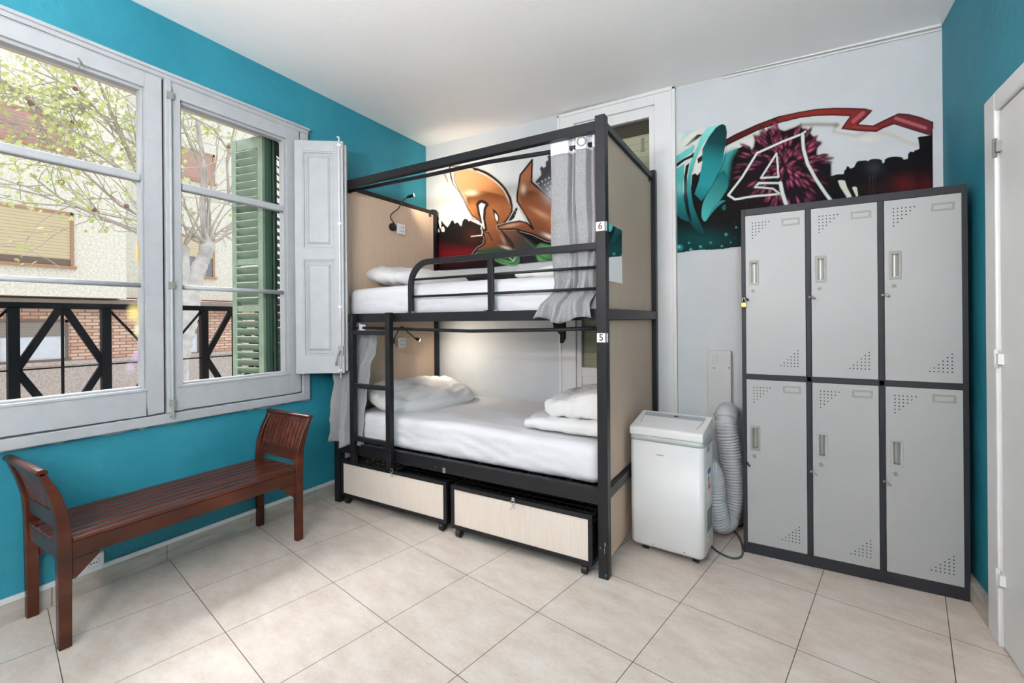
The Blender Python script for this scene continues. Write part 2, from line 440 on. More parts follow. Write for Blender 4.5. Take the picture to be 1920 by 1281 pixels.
# skirting: tile strip with joints and a thin white strip above
for nm, boxes in {'baseboard_left': [(XL, XL + .012, y, min(y + .4385, YB), 0, .085) for y in [YF + .02 + .4405 * i for i in range(13)] if y < YB]}.items():
    mb = MB()
    for b in boxes: mb.box(*b)
    o = mb.build(nm, M['basetile'], origin=(0, 0, 0), bevel=.002); tag(o, kind='structure')
    MB().box(XL, XL + .014, YF, YB, .0855, .108).build('top_strip', M['white_gloss'], o, bevel=.002)
o = MB().box(XL + .02, WB0 - .08, YB - .012, YB, 0, .072).box(WB1 + .1, XR, YB - .012, YB, 0, .072).build('baseboard_back', M['basetile'], origin=(0, 0, 0)); tag(o, kind='structure')
MB().box(WB1 + .1, XR, YB - .014, YB, .0725, .095).build('top_strip', M['white_gloss'], o)
o = MB().box(XR - .035, XR, 2.525, 2.68, 0, .085).box(XR - .035, XR, 2.682, 3.14, 0, .085).build('baseboard_right', M['basetile'], origin=(0, 0, 0), bevel=.003); tag(o, kind='structure')

# cable trim under the ceiling on the back wall
mb = MB(); a = Vector((-.311, YB - .011, 2.812)); b = Vector((.735, YB - .011, 2.778))
mb.bar(a, b, .02, .016); mb.bar(a + Vector((0, .004, -.02)), b + Vector((0, .004, -.02)), .012, .008)
tag(mb.build('trim_1', M['white_gloss'], bevel=.003), kind='structure')

# ---- window 1 (left wall): casing, two sashes, glass
def window_left(name, y0):
    """y0: shift along the wall"""
    W = sroot(name, (XL, 1.14 + y0, .73))
    Y = lambda y: y + y0
    c = MB()
    c.box(XL, XL + .028, Y(.30), Y(1.99), 2.53, 2.568); c.box(XL, XL + .028, Y(1.93), Y(1.985), .735, 2.53)
    c.box(XL, XL + .028, Y(.30), Y(.36), .735, 2.53); c.box(XL, XL + .03, Y(.30), Y(1.985), .725, .775)
    c.box(XL, XL + .040, Y(.29), Y(1.995), 2.555, 2.572)
    c.box(XL - .09, XL, Y(.30), Y(.345), .76, 2.54); c.box(XL - .09, XL, Y(1.915), Y(1.96), .76, 2.54)
    c.box(XL - .09, XL, Y(.30), Y(1.96), 2.51, 2.55); c.box(XL - .09, XL, Y(.30), Y(1.96), .735, .785)
    c.build('window_frame', M['white_wood'], W, bevel=.004)
    c = MB(); rr = random.Random(3); yy = Y(.27); prev = .716
    tops = []
    while yy < Y(2.0):
        tops.append((yy, .716 + rr.uniform(-.010, .008))); yy += rr.uniform(.02, .06)
    c.prism([(Y(2.003), .728), (Y(.27), .728)] + tops + [(Y(2.003), .716)], 0, XL - .001, XL + .004)
    c.build('ragged_paint_edge', M['white_wood'], W)
    MB().box(XL - .04, XL + .004, Y(1.128), Y(1.146), .78, 2.53).build('bare_wood_gap_shade', plain('bare_wood_shade_brown', (58, 42, 34), .9), W)  # bare wood whose dark brown also paints the shade in the gap
    for s, (a, b, gl, gr) in enumerate(((.36, 1.131, .44, 1.055), (1.165, 1.92, 1.215, 1.83))):
        f = MB(); x0, x1 = XL - .045, XL + .024
        f.box(x0, x1, Y(a), Y(gl), .785, 2.53); f.box(x0, x1, Y(gr), Y(b), .785, 2.53)
        f.box(x0, x1, Y(gl), Y(gr), .785, .915); f.box(x0, x1, Y(gl), Y(gr), 2.452, 2.53)
        # inner moulding steps
        f.box(x0, x1 - .02, Y(gl), Y(gl + .012), .915, 2.452); f.box(x0, x1 - .02, Y(gr - .012), Y(gr), .915, 2.452)
        f.box(x0, x1 - .02, Y(gl + .012), Y(gr - .012), .915, .930); f.box(x0, x1 - .02, Y(gl + .012), Y(gr - .012), 2.438, 2.452)
        f.box(x0, x1 + .004, Y(gl - .02), Y(gr + .005), .905, .919)
        so = f.build('sash', M['white_wood'], W, bevel=.003)
        mu = MB(); mu.box(x0 + .008, x1 - .012, Y(gl + .012), Y(gr - .012), 1.972, 2.012)
        mu.build('glazing_bar', M['white_wood'], so, bevel=.008)
        mu = MB(); mu.tube([(XL - .012, Y(gl + .01), 1.446), (XL - .012, Y(gr - .01), 1.446)], .013, 12)
        mu.build('glazing_bar', M['white_wood'], so)
        g = MB(); g.box(XL - .026, XL - .022, Y(gl + .005), Y(gr - .005), .925, 2.445)
        g.build('glass_pane', M['glass_patches'] if (s == 0 and y0 == 0) else M['glass'], so)
    # centre post with bolt
    p = MB(); p.box(XL - .04, XL + .030, Y(1.142), Y(1.172), .775, 2.54); p.tube([(XL + .036, Y(1.163), .80), (XL + .036, Y(1.163), 2.50)], .007, 8)
    po = p.build('closing_post', M['white_wood'], W, bevel=.004)
    h = MB()
    for z in (.83, 2.45, 1.45): h.box(XL + .03, XL + .046, Y(1.150), Y(1.176), z - .018, z + .018)
    h.tube([(XL + .042, Y(1.163), .84), (XL + .046, Y(1.163), .78), (XL + .05, Y(1.155), .752), (XL + .05, Y(1.148), .768)], .005, 8)
    h.build('bolt_keeper', M['handle'], po, bevel=.002)
    return W
W1 = window_left('window_1', 0)
hk = MB(); hk.tube([(XL + .03, .80, 2.47), (XL + .045, .80, 2.45), (XL + .045, .80, 2.43), (XL + .032, .80, 2.42)], .003, 6)
hk.build('curtain_hook', M['handle'], W1)
window_left('added_window', -2.24)  # added window out of view, lets extra daylight into the room

# inner folding shutter, open over the bed corner
def shutter_inner():
    S = thing('window_shutter', (-2.63, 1.95, .9), 'white panelled interior window shutter folded open beside the window, against the bed', 'shutter')
    p0 = Vector((-2.752, 1.865, 0)); p1 = Vector((-2.497, 2.045, 0)); d = (p1 - p0).normalized(); n = Vector((d.y, -d.x, 0))  # n faces the camera side
    L = (p1 - p0).length; z0, z1 = .91, 2.45
    def P(s, z, h): return p0 + d * s + n * h + Vector((0, 0, z))
    up = Vector((0, 0, 1))
    def slab(mb, s0, s1, za, zb, h0, h1):
        mb.obox(P((s0 + s1) / 2, (za + zb) / 2, (h0 + h1) / 2), d, n, up, (s1 - s0) / 2, (h1 - h0) / 2, (zb - za) / 2)
    f = MB()
    slab(f, 0, .05, z0, z1, -.028, 0); slab(f, L - .055, L, z0, z1, -.028, 0)
    for a, b in ((z0, 1.03), (1.665, 1.735), (2.38, z1)): slab(f, .05, L - .055, a, b, -.028, 0)
    slab(f, .05, L - .055, 1.03, 1.665, -.028, -.012); slab(f, .05, L - .055, 1.735, 2.38, -.028, -.012)
    fo = f.build('shutter_leaf', M['white_wood'], S, bevel=.003)
    for za, zb in ((1.03, 1.665), (1.735, 2.38)):
        g = MB(); s0, s1 = .05, L - .055
        for k, (i0, h) in enumerate(((.0, -.004), (.012, -.008))):
            i1 = i0 + .010
            slab(g, s0 + i0, s0 + i1, za + i0, zb - i0, -.014, h); slab(g, s1 - i1, s1 - i0, za + i0, zb - i0, -.014, h)
            slab(g, s0 + i1, s1 - i1, za + i0, za + i1, -.014, h); slab(g, s0 + i1, s1 - i1, zb - i1, zb - i0, -.014, h)
        # raised field
        a0, a1, b0, b1 = s0 + .045, s1 - .045, za + .045, zb - .045
        o0, o1, q0, q1 = s0 + .03, s1 - .03, za + .03, zb - .03
        vs = [P(o0, q0, -.012), P(o1, q0, -.012), P(o1, q1, -.012), P(o0, q1, -.012), P(a0, b0, -.003), P(a1, b0, -.003), P(a1, b1, -.003), P(a0, b1, -.003)]
        g.add(vs, [(4, 5, 6, 7), (0, 1, 5, 4), (1, 2, 6, 5), (2, 3, 7, 6), (3, 0, 4, 7)])
        g.build('raised_panel', M['white_wood'], S, bevel=.0015)
    b = MB(); slab(b, .01, L + .012, z0 + .01, z1 - .012, -.062, -.034)
    b.build('shutter_leaf', M['white_wood'], S, bevel=.003)
    r = MB(); s = L - .022
    r.tube([P(s, z0 - .03, .008), P(s, z1 + .02, .008)], .0055, 10)
    r.tube([P(s, z1 + .02, .008), P(s - .012, z1 + .024, .012)], .005, 8)
    for z in (z0 + .02, 1.35, 1.9, z1 - .03): slab(r, s - .012, s + .012, z - .008, z + .008, 0, .012)
    ro = r.build('bolt_rod', M['white_gloss'], S)
    h = MB(); h.tube([P(s, 1.06, .012), P(s - .01, 1.04, .03), P(s - .022, .99, .032), P(s - .024, .965, .03)], [.006, .006, .005, .008], 8); slab(h, s - .014, s + .016, 1.03, 1.09, 0, .014)
    h.build('latch_handle', M['handle'], ro)
shutter_inner()

# ---- window 2 (back wall, behind the bed)
W2 = sroot('window_2', ((WB0 + WB1) / 2, YB, 0))
c = MB()
c.box(-.735, -.605, YB - .025, YB + .01, 0, 2.80); c.box(-1.46, -1.33, YB - .025, YB + .01, 0, 2.80); c.box(-1.33, -.735, YB - .025, YB + .01, 2.725, 2.80)
c.box(-.622, -.600, YB - .035, YB, 0, 2.81); c.box(-1.465, -1.443, YB - .035, YB, 0, 2.81); c.box(-1.465, -.600, YB - .035, YB, 2.79, 2.815)
c.build('window_frame', M['white_gloss'], W2, bevel=.004)
f = MB(); y0, y1 = YB - .012, YB + .04
f.box(-.776, -.738, y0, y1, .08, 2.722); f.box(-1.328, -1.29, y0, y1, .08, 2.722); f.box(-1.29, -.776, y0, y1, 2.65, 2.722)
f.box(-1.29, -.776, y0, y1, .83, .895); f.box(-1.29, -.776, y0 + .015, y1, .08, .83)
so = f.build('sash', M['white_gloss'], W2, bevel=.003)
MB().box(-1.29, -.776, YB + .012, YB + .016, .895, 2.65).build('glass_pane', M['glass_dim'], so)
MB().box(-1.38, -.67, YB + .05, YB + .065, .8, 2.56).build('roller_blind', M['blind_cream'], W2)
MB().box(-1.38, -.67, YB + .045, YB + .138, 2.56, 2.75).build('blind_box', plain('dark_blind_box', (96, 92, 84), .6), W2, bevel=.004)
cl = MB(); cl.box(-.845, -.825, YB + .04, YB + .05, 2.45, 2.535); cl.box(-.85, -.82, YB + .037, YB + .05, 2.44, 2.452); cl.build('blind_clip', M['duct'], W2)

# ---- door (right wall)
D = sroot('door_1', (XR, 1.9, 0))
c = MB(); c.box(.70, XR, 2.415, 2.517, 0, 2.095); c.box(.70, XR, 1.55, 2.415, 2.025, 2.095); c.box(.70, XR, 1.49, 1.592, 0, 2.095)
c.build('door_frame', M['white_gloss'], D, bevel=.006)
MB().box(.712, .739, 1.595, 2.408, .008, 2.02).build('door_leaf', M['white_gloss'], D, bevel=.003)
for z in (1.885, 1.09, .263):
    h = MB(); h.cyl((.699, 2.411, z - .035), (.699, 2.411, z + .035), .007, 12); h.box(.696, .712, 2.385, 2.411, z - .02, z + .02)
    h.build('hinge', M['white_gloss'] if z < 1.8 else M['handle'], D)
h = MB(); h.cyl((.712, 1.66, 1.02), (.66, 1.66, 1.02), .009, 12); h.tube([(.66, 1.66, 1.02), (.655, 1.78, 1.02)], .009, 10)
h.build('door_handle', M['handle'], D)
# ------------------------------------------------------------------ OUTSIDE
tag(MB().box(-13, -3.1, -14, 22, -4.1, -4.0).build('street_ground', M['street'], origin=(0, 0, -4)), kind='structure')
tag(MB().box(-3.68, XL - .3, -2.6, 5, -.1, 0).build('balcony_floor', M['soffit']), kind='structure')

# opposite building
XB = -11.0; XRc = -11.7
yb = on(235, 300, 0, XB).y; zb = 1.74
B = thing('apartment_building', (-12, 3, -4), 'cream stucco apartment building with a brick lower floor across the street', 'building')
MB().box(-12.4, XB, -9, yb, zb, 8.3).build('bay_wall', M['stucco'], B)
MB().box(-12.4, XRc, yb, 16, zb + .05, 8.3).build('recessed_wall', M['stucco_grey'], B)
zbr = on(200, 672, 0, -11.4).z
MB().box(-12.4, -11.4, -9, 16, zbr, zb).build('brick_wall', M['brick'], B)
MB().box(-12.4, -11.36, -9, 16, -4, zbr - .06).build('base_wall', M['stucco_pink'], B)
MB().box(-11.5, -11.32, -9, 16, zbr - .07, zbr).build('ledge', M['stucco_pink'], B)
MB().box(-11.6, -11.2, -9, 16, zb - .20, zb - .04).build('floor_slab', M['slab'], B)
def bwin(xw, u0, u1, v0, v1, kind):
    a = on(u0 if u0 > 0 else 0, v0, 0, xw); b = on(u1, v1, 0, xw)
    ya, yb_ = a.y - (0.9 if u0 <= 0 else 0), b.y; zt = on(u1, v0, 0, xw).z; zl = b.z
    f = MB(); t = .045
    f.box(xw - .02, xw + .03, ya, ya + t, zl, zt); f.box(xw - .02, xw + .03, yb_ - t, yb_, zl, zt)
    f.box(xw - .02, xw + .03, ya, yb_, zt - t, zt); f.box(xw - .05, xw + .06, ya - .03, yb_ + .03, zl - .05, zl)
    fr = f.build('window', M['winframe2'] if kind in ('pink', 'ochre', 'tan') else M['winframe'], B)
    ym = ya + (yb_ - ya) * .48
    if kind == 'tan':
        MB().box(xw, xw + .012, ya + t, yb_ - t, zl + .12, zt - t).build('blind', M['blind_tan'], fr)
        MB().box(xw, xw + .018, ya + t, yb_ - t, zl, zl + .12).build('blind_rail', M['winframe'], fr)
    elif kind == 'pink':
        MB().box(xw, xw + .012, ya + t, yb_ - t, zl, zt - t).build('blind', M['blind_pink'], fr)
    else:
        zm = zt - (zt - zl) * (.42 if kind == 'brick' else .52)
        MB().box(xw, xw + .02, ya + t, yb_ - t, zm, zt - t).build('blind', M['blind_grey'] if kind == 'brick' else M['blind_tan'], fr)
        MB().box(xw, xw + .006, ya + t, yb_ - t, zl, zm).build('pane', M['curtainw'] if kind == 'brick' else plain('dusky_pane', (120, 128, 138), .2), fr)
        MB().box(xw, xw + .03, ym - .04, ym + .04, zl, zm).build('mullion', M['winframe'] if kind == 'brick' else M['winframe2'], fr)
bwin(XB, 0, 138, 400, 500, 'tan'); bwin(XB, 0, 138, 228, 287, 'pink')
bwin(-11.4, 0, 128, 600, 672, 'brick'); bwin(-11.4, 318, 374, 600, 660, 'brick')
bwin(XRc, 335, 402, 448, 520, 'ochre'); bwin(XRc, 335, 402, 292, 345, 'pink')
bwin(XB, 0, 138, 60, 120, 'tan')

# balcony railing
R_ = thing('balcony_railing', (-3.6, 1.4, 0), 'black iron balcony railing with diamond and cross panels outside the window', 'railing')
XP = -3.6; zt, zm, zl = 1.345, 1.0, .655
posts = [.205, .762, 1.158, 1.715, 2.12, 2.677]
MB().box(XP - .02, XP + .02, -.9, 3.2, zt - .005, zt + .028).build('top_rail', M['railing'], R_)
MB().box(XP - .02, XP + .02, -.9, 3.2, zl - .03, zl).build('bottom_rail', M['railing'], R_)
for y in posts: MB().box(XP - .02, XP + .02, y - .0225, y + .0225, 0, zt).build('post', M['railing'], R_)
for i in range(len(posts) - 1):
    a, b = posts[i] + .01, posts[i + 1] - .01; mid = (a + b) / 2
    MB().bar((XP, a, zm), (XP, b, zm), .012, .008).build('tie_rod', M['railing'], R_)
    if b - a < .48:
        mb = MB()
        for (p, q) in (((mid - .01, zt), (a, zm)), ((mid + .01, zt), (b, zm)), ((a, zm), (mid, zl)), ((b, zm), (mid, zl))):
            mb.bar((XP, p[0], p[1]), (XP, q[0], q[1]), .03, .040, (1, 0, 0)) if False else mb.bar((XP, p[0], p[1]), (XP, q[0], q[1]), .036, .02, (1, 0, 0))
        mb.build('diamond_bars', M['railing'], R_)
        MB().box(XP - .006, XP + .006, mid - .006, mid + .006, zl, zt).build('thin_rod', M['railing'], R_)
    else:
        mb = MB()
        for (p, q) in (((a, zt), (mid, zm)), ((b, zt), (mid, zm)), ((a, zl), (mid, zm)), ((b, zl), (mid, zm))):
            mb.bar((XP + .0, p[0], p[1]), (XP, q[0], q[1]), .012, .014, (1, 0, 0))
        mb.build('cross_bars', M['railing'], R_)

# green louvred shutters folded at the right reveal
G = thing('louvred_shutter', (-3.0, 1.85, .6), 'green louvred wooden outdoor shutter folded back at the right side of the window', 'shutter')
def leaf(p, q, mat, z0=.62, z1=2.49, tilt=1):
    p = Vector((*p, 0)); q = Vector((*q, 0)); d = (q - p).normalized(); L = (q - p).length; n = Vector((d.y, -d.x, 0)); up = Vector((0, 0, 1))
    mb = MB(); st = .042
    def sl(s0, s1, za, zb, t=.016): mb.obox(p + d * (s0 + s1) / 2 + up * (za + zb) / 2, d, n, up, (s1 - s0) / 2, t, (zb - za) / 2)
    sl(0, st, z0, z1); sl(L - st, L, z0, z1)
    for a, b in ((z0, z0 + .08), (1.325, 1.365), (1.64, 1.68), (z1 - .075, z1)): sl(st, L - st, a, b, .013)
    z = z0 + .10
    while z < z1 - .09:
        if not (1.31 < z < 1.38 or 1.625 < z < 1.695):
            ax = (n * tilt + up * -.95).normalized(); az = d.cross(ax)
            mb.obox(p + d * L / 2 + up * z, d, ax, az, (L - 2 * st) / 2, .030, .0035)
        z += .052
    return mb.build('shutter_leaf', mat, G)
leaf((-2.955, 1.785), (-3.23, 1.735), M['green_shutter'])
MB().box(-2.965, -2.925, 1.79, 1.815, .62, 2.49).build('hinge_stile', M['dkgreen'], G)
leaf((-2.945, 1.83), (-3.075, 2.005), M['dkgreen'])

# plane tree
random.seed(11)
T = thing('plane_tree', (-7.6, 3.4, -4), 'pale pollarded plane tree with young yellow green leaves across the street', 'tree')
XT = -7.6
def tp(u, v, dx=0): return on(u, v, 0, XT + dx)
tr = MB()
base = tp(322, 760)
def cr(ps, n=8):
    ps = [Vector(p) for p in ps]; out = []; N = len(ps)
    for i in range(N - 1):
        p0, p1, p2, p3 = ps[max(i - 1, 0)], ps[i], ps[i + 1], ps[min(i + 2, N - 1)]
        for k in range(n):
            t = k / n; out.append(.5 * ((2 * p1) + (-p0 + p2) * t + (2 * p0 - 5 * p1 + 4 * p2 - p3) * t * t + (-p0 + 3 * p1 - 3 * p2 + p3) * t ** 3))
    out.append(ps[-1]); return out
def limb(ps, rs, n=14):
    q = cr(ps); r = [float(np.interp(i / 8, range(len(rs)), rs)) * (1 + .05 * math.sin(i * 1.7)) for i in range(len(q))]
    tr.tube(q, r, n)
def knob(p, r):
    bm = bmesh.new(); bmesh.ops.create_icosphere(bm, subdivisions=3, radius=r)
    tr.add([v.co * (1 + .18 * noise.noise(v.co * 9)) + p for v in bm.verts], [tuple(v.index for v in f.verts) for f in bm.faces], True); bm.free()
limb([Vector((base.x, base.y - .3, -4)), Vector((base.x, base.y - .2, -1.5)), tp(320, 700), tp(330, 640), tp(341, 600), tp(350, 562), tp(362, 528), tp(374, 500), tp(384, 478), tp(388, 462)], [.30, .27, .21, .20, .20, .18, .125, .10, .09, .10], 16)
limb([tp(344, 590), tp(346, 560), tp(348, 530), tp(345, 500), tp(343, 470)], [.15, .13, .085, .075, .08], 12)
knob(tp(388, 462), .105); knob(tp(343, 469), .085); knob(tp(344, 585), .2)
limb([tp(388, 466), tp(384, 430), tp(380, 380), tp(384, 330), tp(378, 280), tp(370, 230)], [.07, .055, .045, .04, .035, .03], 8)
tr.build('trunk', M['bark'], T)
br = MB(); lf = MB(); seeds = []
def leafcl(p, n):
    for _ in range(n):
        c = p + Vector((random.gauss(0, .06), random.gauss(0, .08), random.gauss(0, .07)))
        a = Vector((random.gauss(0, 1), random.gauss(0, 1), random.gauss(0, 1))).normalized(); b = a.orthogonal().normalized()
        r = random.uniform(.018, .045)
        k = [c + (a * math.cos(t * 2 * PI / 10) + b * math.sin(t * 2 * PI / 10)) * r * (1 if t % 2 == 0 else .5) for t in range(10)]
        lf.add([c] + k, [(0, 1 + t, 1 + (t + 1) % 10) for t in range(10)])
def grow(p, d, L, r, lv, leafy):
    pts = [p]; n = 5; d = d.normalized()
    for i in range(n):
        d = (d + Vector((random.gauss(0, .10), random.gauss(0, .16), random.gauss(0, .16)))).normalized()
        pts.append(pts[-1] + d * L / n)
    br.tube(pts, [max(.0045, .62 * r * (1 - .75 * i / n)) for i in range(n + 1)], 5, cap=False)
    if lv > 0:
        for k in range(4 if lv > 1 else 3):
            i = random.randint(1, n); q = pts[i]
            dd = (d + Vector((random.gauss(0, .4), random.gauss(0, .7), random.gauss(0, .55)))).normalized()
            grow(q, dd, L * random.uniform(.4, .7), r * .55, lv - 1, leafy)
    if random.random() < leafy:
        for q in pts[2:]:
            if random.random() < .75: leafcl(q, random.randint(2, 6))
    if random.random() < .05: seeds.append(pts[-1])
def main(pix, r, leafy, lv=2, dx=0):
    pts = [tp(u, v, dx * i / len(pix)) for i, (u, v) in enumerate(pix)]
    br.tube(pts, [.62 * r * (1 - .7 * i / len(pts)) for i in range(len(pts))], 6, cap=False)
    for i in range(1, len(pts)):
        for k in range(2):
            q = pts[i - 1].lerp(pts[i], random.random()); d = (pts[i] - pts[i - 1]).normalized()
            dd = d + Vector((random.gauss(0, .3), random.gauss(0, .6), random.gauss(0, .6)))
            grow(q, dd, random.uniform(.5, 1.1), r * .4, lv - 1, leafy)
# bare shoots from the knobs
for a in range(15):
    ang = math.radians(-62 + 9 * a); d = Vector((random.gauss(0, .25), math.sin(ang), math.cos(ang)))
    grow(tp(388, 462), d, random.uniform(1.2, 2.2), .028, 1, .10)
for a in range(9):
    ang = math.radians(-70 + 15 * a); d = Vector((random.gauss(0, .25), math.sin(ang), math.cos(ang)))
    grow(tp(343, 468), d, random.uniform(.9, 2.0), .024, 1, .15)
main([(290, 450), (230, 425), (160, 395), (110, 370), (60, 330)], .03, .25)
main([(290, 420), (225, 385), (165, 330), (100, 270), (30, 240)], .03, .6)
main([(270, 350), (248, 300), (222, 245), (200, 190), (180, 140)], .055, .75)
main([(-60, 120), (0, 150), (60, 190), (110, 235), (150, 270)], .045, .8)
main([(300, 300), (220, 250), (150, 170), (60, 130)], .03, .9)
main([(300, 380), (200, 300), (120, 250), (20, 230), (-60, 200)], .028, .9)
main([(370, 300), (345, 240), (330, 200), (320, 120)], .035, .7)
main([(430, 380), (425, 300), (440, 240), (420, 170)], .035, .6)
main([(300, 200), (240, 170), (160, 130), (80, 90)], .03, .9, 2, .6)
main([(440, 300), (400, 240), (360, 220), (330, 230)], .025, .7)
br.build('branches', M['twig'], T)
tag(lf.build('foliage', M['leaf'], T), kind='stuff')
for i, p in enumerate(seeds[:14]):
    bm = bmesh.new(); bmesh.ops.create_icosphere(bm, subdivisions=2, radius=.03)
    s = MB(); s.add([v.co + p for v in bm.verts], [tuple(v.index for v in f.verts) for f in bm.faces], True); bm.free()
    s.build('seed_ball', M['seed'], T)
# ------------------------------------------------------------------ BUNK BED
BX0, BX1, BY0, BY1 = -2.69, -.72, 2.11, 3.18
BED = thing('bunk_bed', (-1.7, 2.65, 0), 'black metal framed double-decker bunk bed with pale panelled ends in the corner', 'bed')
P = .05
for (x, y, h) in ((BX0, BY0, 2.215), (BX1 - P, BY0, 2.238), (BX0, BY1 - P, 2.24), (BX1 - P, BY1 - P, 2.255)):
    MB().box(x, x + P, y, y + P, 0, h).build('post', M['black'], BED, bevel=.003)
xi0, xi1, yi0, yi1 = BX0 + P, BX1 - P, BY0 + P, BY1 - P
def part(name, mat, *b, bevel=.002, parent=None):
    return MB().box(*b).build(name, mat, parent or BED, bevel=bevel)
part('canopy_rail', M['black'], xi0, xi1, BY0 + .004, BY0 + .044, 2.168, 2.215)
for x in (BX0 + .01, BX1 - .045):
    part('canopy_rail', M['black'], x, x + .032, yi0, yi1, 2.192, 2.226)
part('upper_bed_rail', M['black'], xi0, xi1, BY0 + .004, BY0 + .04, 1.248, 1.303)
part('upper_bed_rail', M['black'], xi0, xi1, yi1, yi1 + .04, 1.248, 1.303)
part('lower_bed_rail', M['black'], xi0, xi1, BY0 + .004, BY0 + .04, .352, .428)
part('lower_bed_rail', M['black'], xi0, xi1, yi1, yi1 + .04, .352, .428)
part('back_guard_rail', M['black'], xi0, xi1, yi1 + .002, yi1 + .03, 1.552, 1.618)
for x in (BX0 + .004, BX1 - .03):
    for z0, z1 in ((1.250, 1.303), (.375, .425)): part('end_rail', M['black'], x, x + .027, yi0, yi1, z0, z1)
# slat bases
for z in (1.262, .372):
    mb = MB()
    for i in range(16):
        x = xi0 + .05 + i * (xi1 - xi0 - .1) / 15; mb.box(x - .03, x + .03, BY0 + .04, yi1, z, z + .02)
    mb.build('bed_slats', M['black'], BED)
for s, x in ((0, BX0 + .034), (1, BX1 - .042)):
    for z0, z1 in ((.045, .372), (.428, 1.247), (1.306, 2.19)):
        pn = part('end_panel', M['ply'], x, x + .012, yi0 + .001, yi1 - .001, z0, z1, bevel=.001)
for x, y in ((BX0 + .048, yi0 + .05), (BX0 + .048, yi1 - .06), (BX1 - .03, yi0 + .04), (BX1 - .03, yi1 - .06)):
    part('panel_clip', M['black'], x, x + .006, y, y + .022, 2.165, 2.192)
# guard rail
g = MB(); yg = BY0 + .018
pts = [(xi1, yg, 1.610)] + [(-1.84, yg, 1.610)] + [(-1.84 - .14 * math.sin(t), yg, 1.47 + .14 * math.cos(t)) for t in [PI / 2 * k / 8 for k in range(1, 9)]] + [(-1.98, yg, 1.30)]
def rect_sweep(mb, pts, w, h):
    rows = []
    for i, p in enumerate(pts):
        a = Vector(pts[max(i - 1, 0)]); b = Vector(pts[min(i + 1, len(pts) - 1)]); d = (b - a).normalized(); n = Vector((-d.z, 0, d.x)); y = Vector((0, 1, 0)); p = Vector(p)
        rows.append([p + n * h + y * w, p + n * h - y * w, p - n * h - y * w, p - n * h + y * w])
    mb.strip(rows, False, True); mb.add(rows[0], [(0, 1, 2, 3)]); mb.add(rows[-1], [(3, 2, 1, 0)])
rect_sweep(g, pts, .012, .017)
go = g.build('guard_rail', M['black'], BED, bevel=.003)
mb = MB().box(-1.404, -1.370, yg - .011, yg + .011, 1.303, 1.6); mb.build('guard_upright', M['black'], go, bevel=.002)
for z in (1.507, 1.402):
    MB().tube([(xi1, yg, z), (-1.975, yg, z)], .0075, 10).build('guard_bar', M['black'], go)
for x in (-2.0, -1.96, -1.42, -1.352): MB().box(x - .010, x + .010, yg - .012, yg + .012, 1.303, 1.310).build('bracket_foot', M['chrome'], go)
# ladder
yl = 2.082
L_ = MB(); L_.box(-2.475, -2.440, yl - .018, yl + .018, .30, 1.303)
lo = L_.build('ladder_rail', M['black'], BED, bevel=.003)
MB().box(-2.145, -2.105, yl - .018, yl + .018, .33, 1.306).build('ladder_rail', M['black'], BED, bevel=.003)
for z in (1.178, .828, .478):
    MB().box(-2.440, -2.145, yl - .014, yl + .014, z - .015, z + .014).build('ladder_rung', M['black'], BED, bevel=.003)
# curtain rods
def rod(name, pts, r): MB().tube(pts, r, 12).build(name, M['black'], BED)
rz = [on(u, v, 1, 2.18) for u, v in ((660, 357.5), (799, 329.5), (915, 304), (1040, 284))]
rod('curtain_rod', [(BX0 + .03, 2.180, rz[0].z)] + [(p.x, 2.18, p.z) for p in rz[1:]] + [(BX1 - .03, 2.180, rz[3].z - .006)], .0118)
rod('curtain_rod', [(BX0 + .03, 2.155, 1.212), (-2.0, 2.155, 1.200), (-1.55, 2.155, 1.190), (-1.1, 2.155, 1.198), (BX1 - .03, 2.155, 1.208)], .010)
# bracket under the upper bunk
b = MB(); bp = [(-1.215, 1.262), (-1.215, 1.12), (-1.235, 1.085), (-1.252, 1.085), (-1.252, 1.145), (-1.30, 1.19), (-1.315, 1.262)]
a_ = on(1048, 618, 1, 3.0)
b.prism([(x + a_.x + 1.265, z) for x, z in bp], 1, 2.985, 3.015); b.build('rod_bracket', M['black'], BED, bevel=.003)
# number plates 6 and 5
for z, n in ((1.699, '6'), (1.163, '5')):
    pl = part('number_plate', M['paper'], BX1 - P + .003, BX1 - .004, BY0 - .0025, BY0, z - .022, z + .022, bevel=.001)
    tx = MB(); text_mesh(tx, n, .046, (BX1 - P / 2, BY0 - .0032, z), (1, 0, 0), (0, 0, 1), .0004, .0008)
    tx.build('number', plain('brown_number', (96, 64, 40), .6), pl)
    pp_ = MB().box(BX1, BX1 + .002, BY0 + .003, BY0 + .02, z - .022, z + .022); pp_.build('number_plate_fold', M['paper'], pl)
# paint scuffs on the near post and rail
SCM = plain('scuff_grey', (120, 130, 134), .6)
for (x, z, w, h) in ((-.738, .16, .006, .018), (-.739, .125, .003, .03), (-.762, .145, .005, .006), (-.735, .016, .004, .012)):
    MB().box(x, x + w, BY0 - .0006, BY0, z, z + h).build('paint_scuff', SCM, BED)
for (u, v, w, h) in ((830, 882, .020, .030), (816, 876, .005, .008)):
    q = on(u, v, 1, BY0 + .004); MB().box(q.x, q.x + w, q.y - .0006, q.y, q.z - h / 2, q.z + h / 2).build('paint_scuff', SCM, BED)

# mirror on the right end panel
MR = MB().box(BX1 - .03, BX1 - .024, 2.13, 2.452, 1.445, 1.737).build('wall_mirror', M['mirror'], bevel=.001)
tag(MR, 'small frameless mirror on the right end panel of the bunk bed, reflecting the mural', 'mirror')

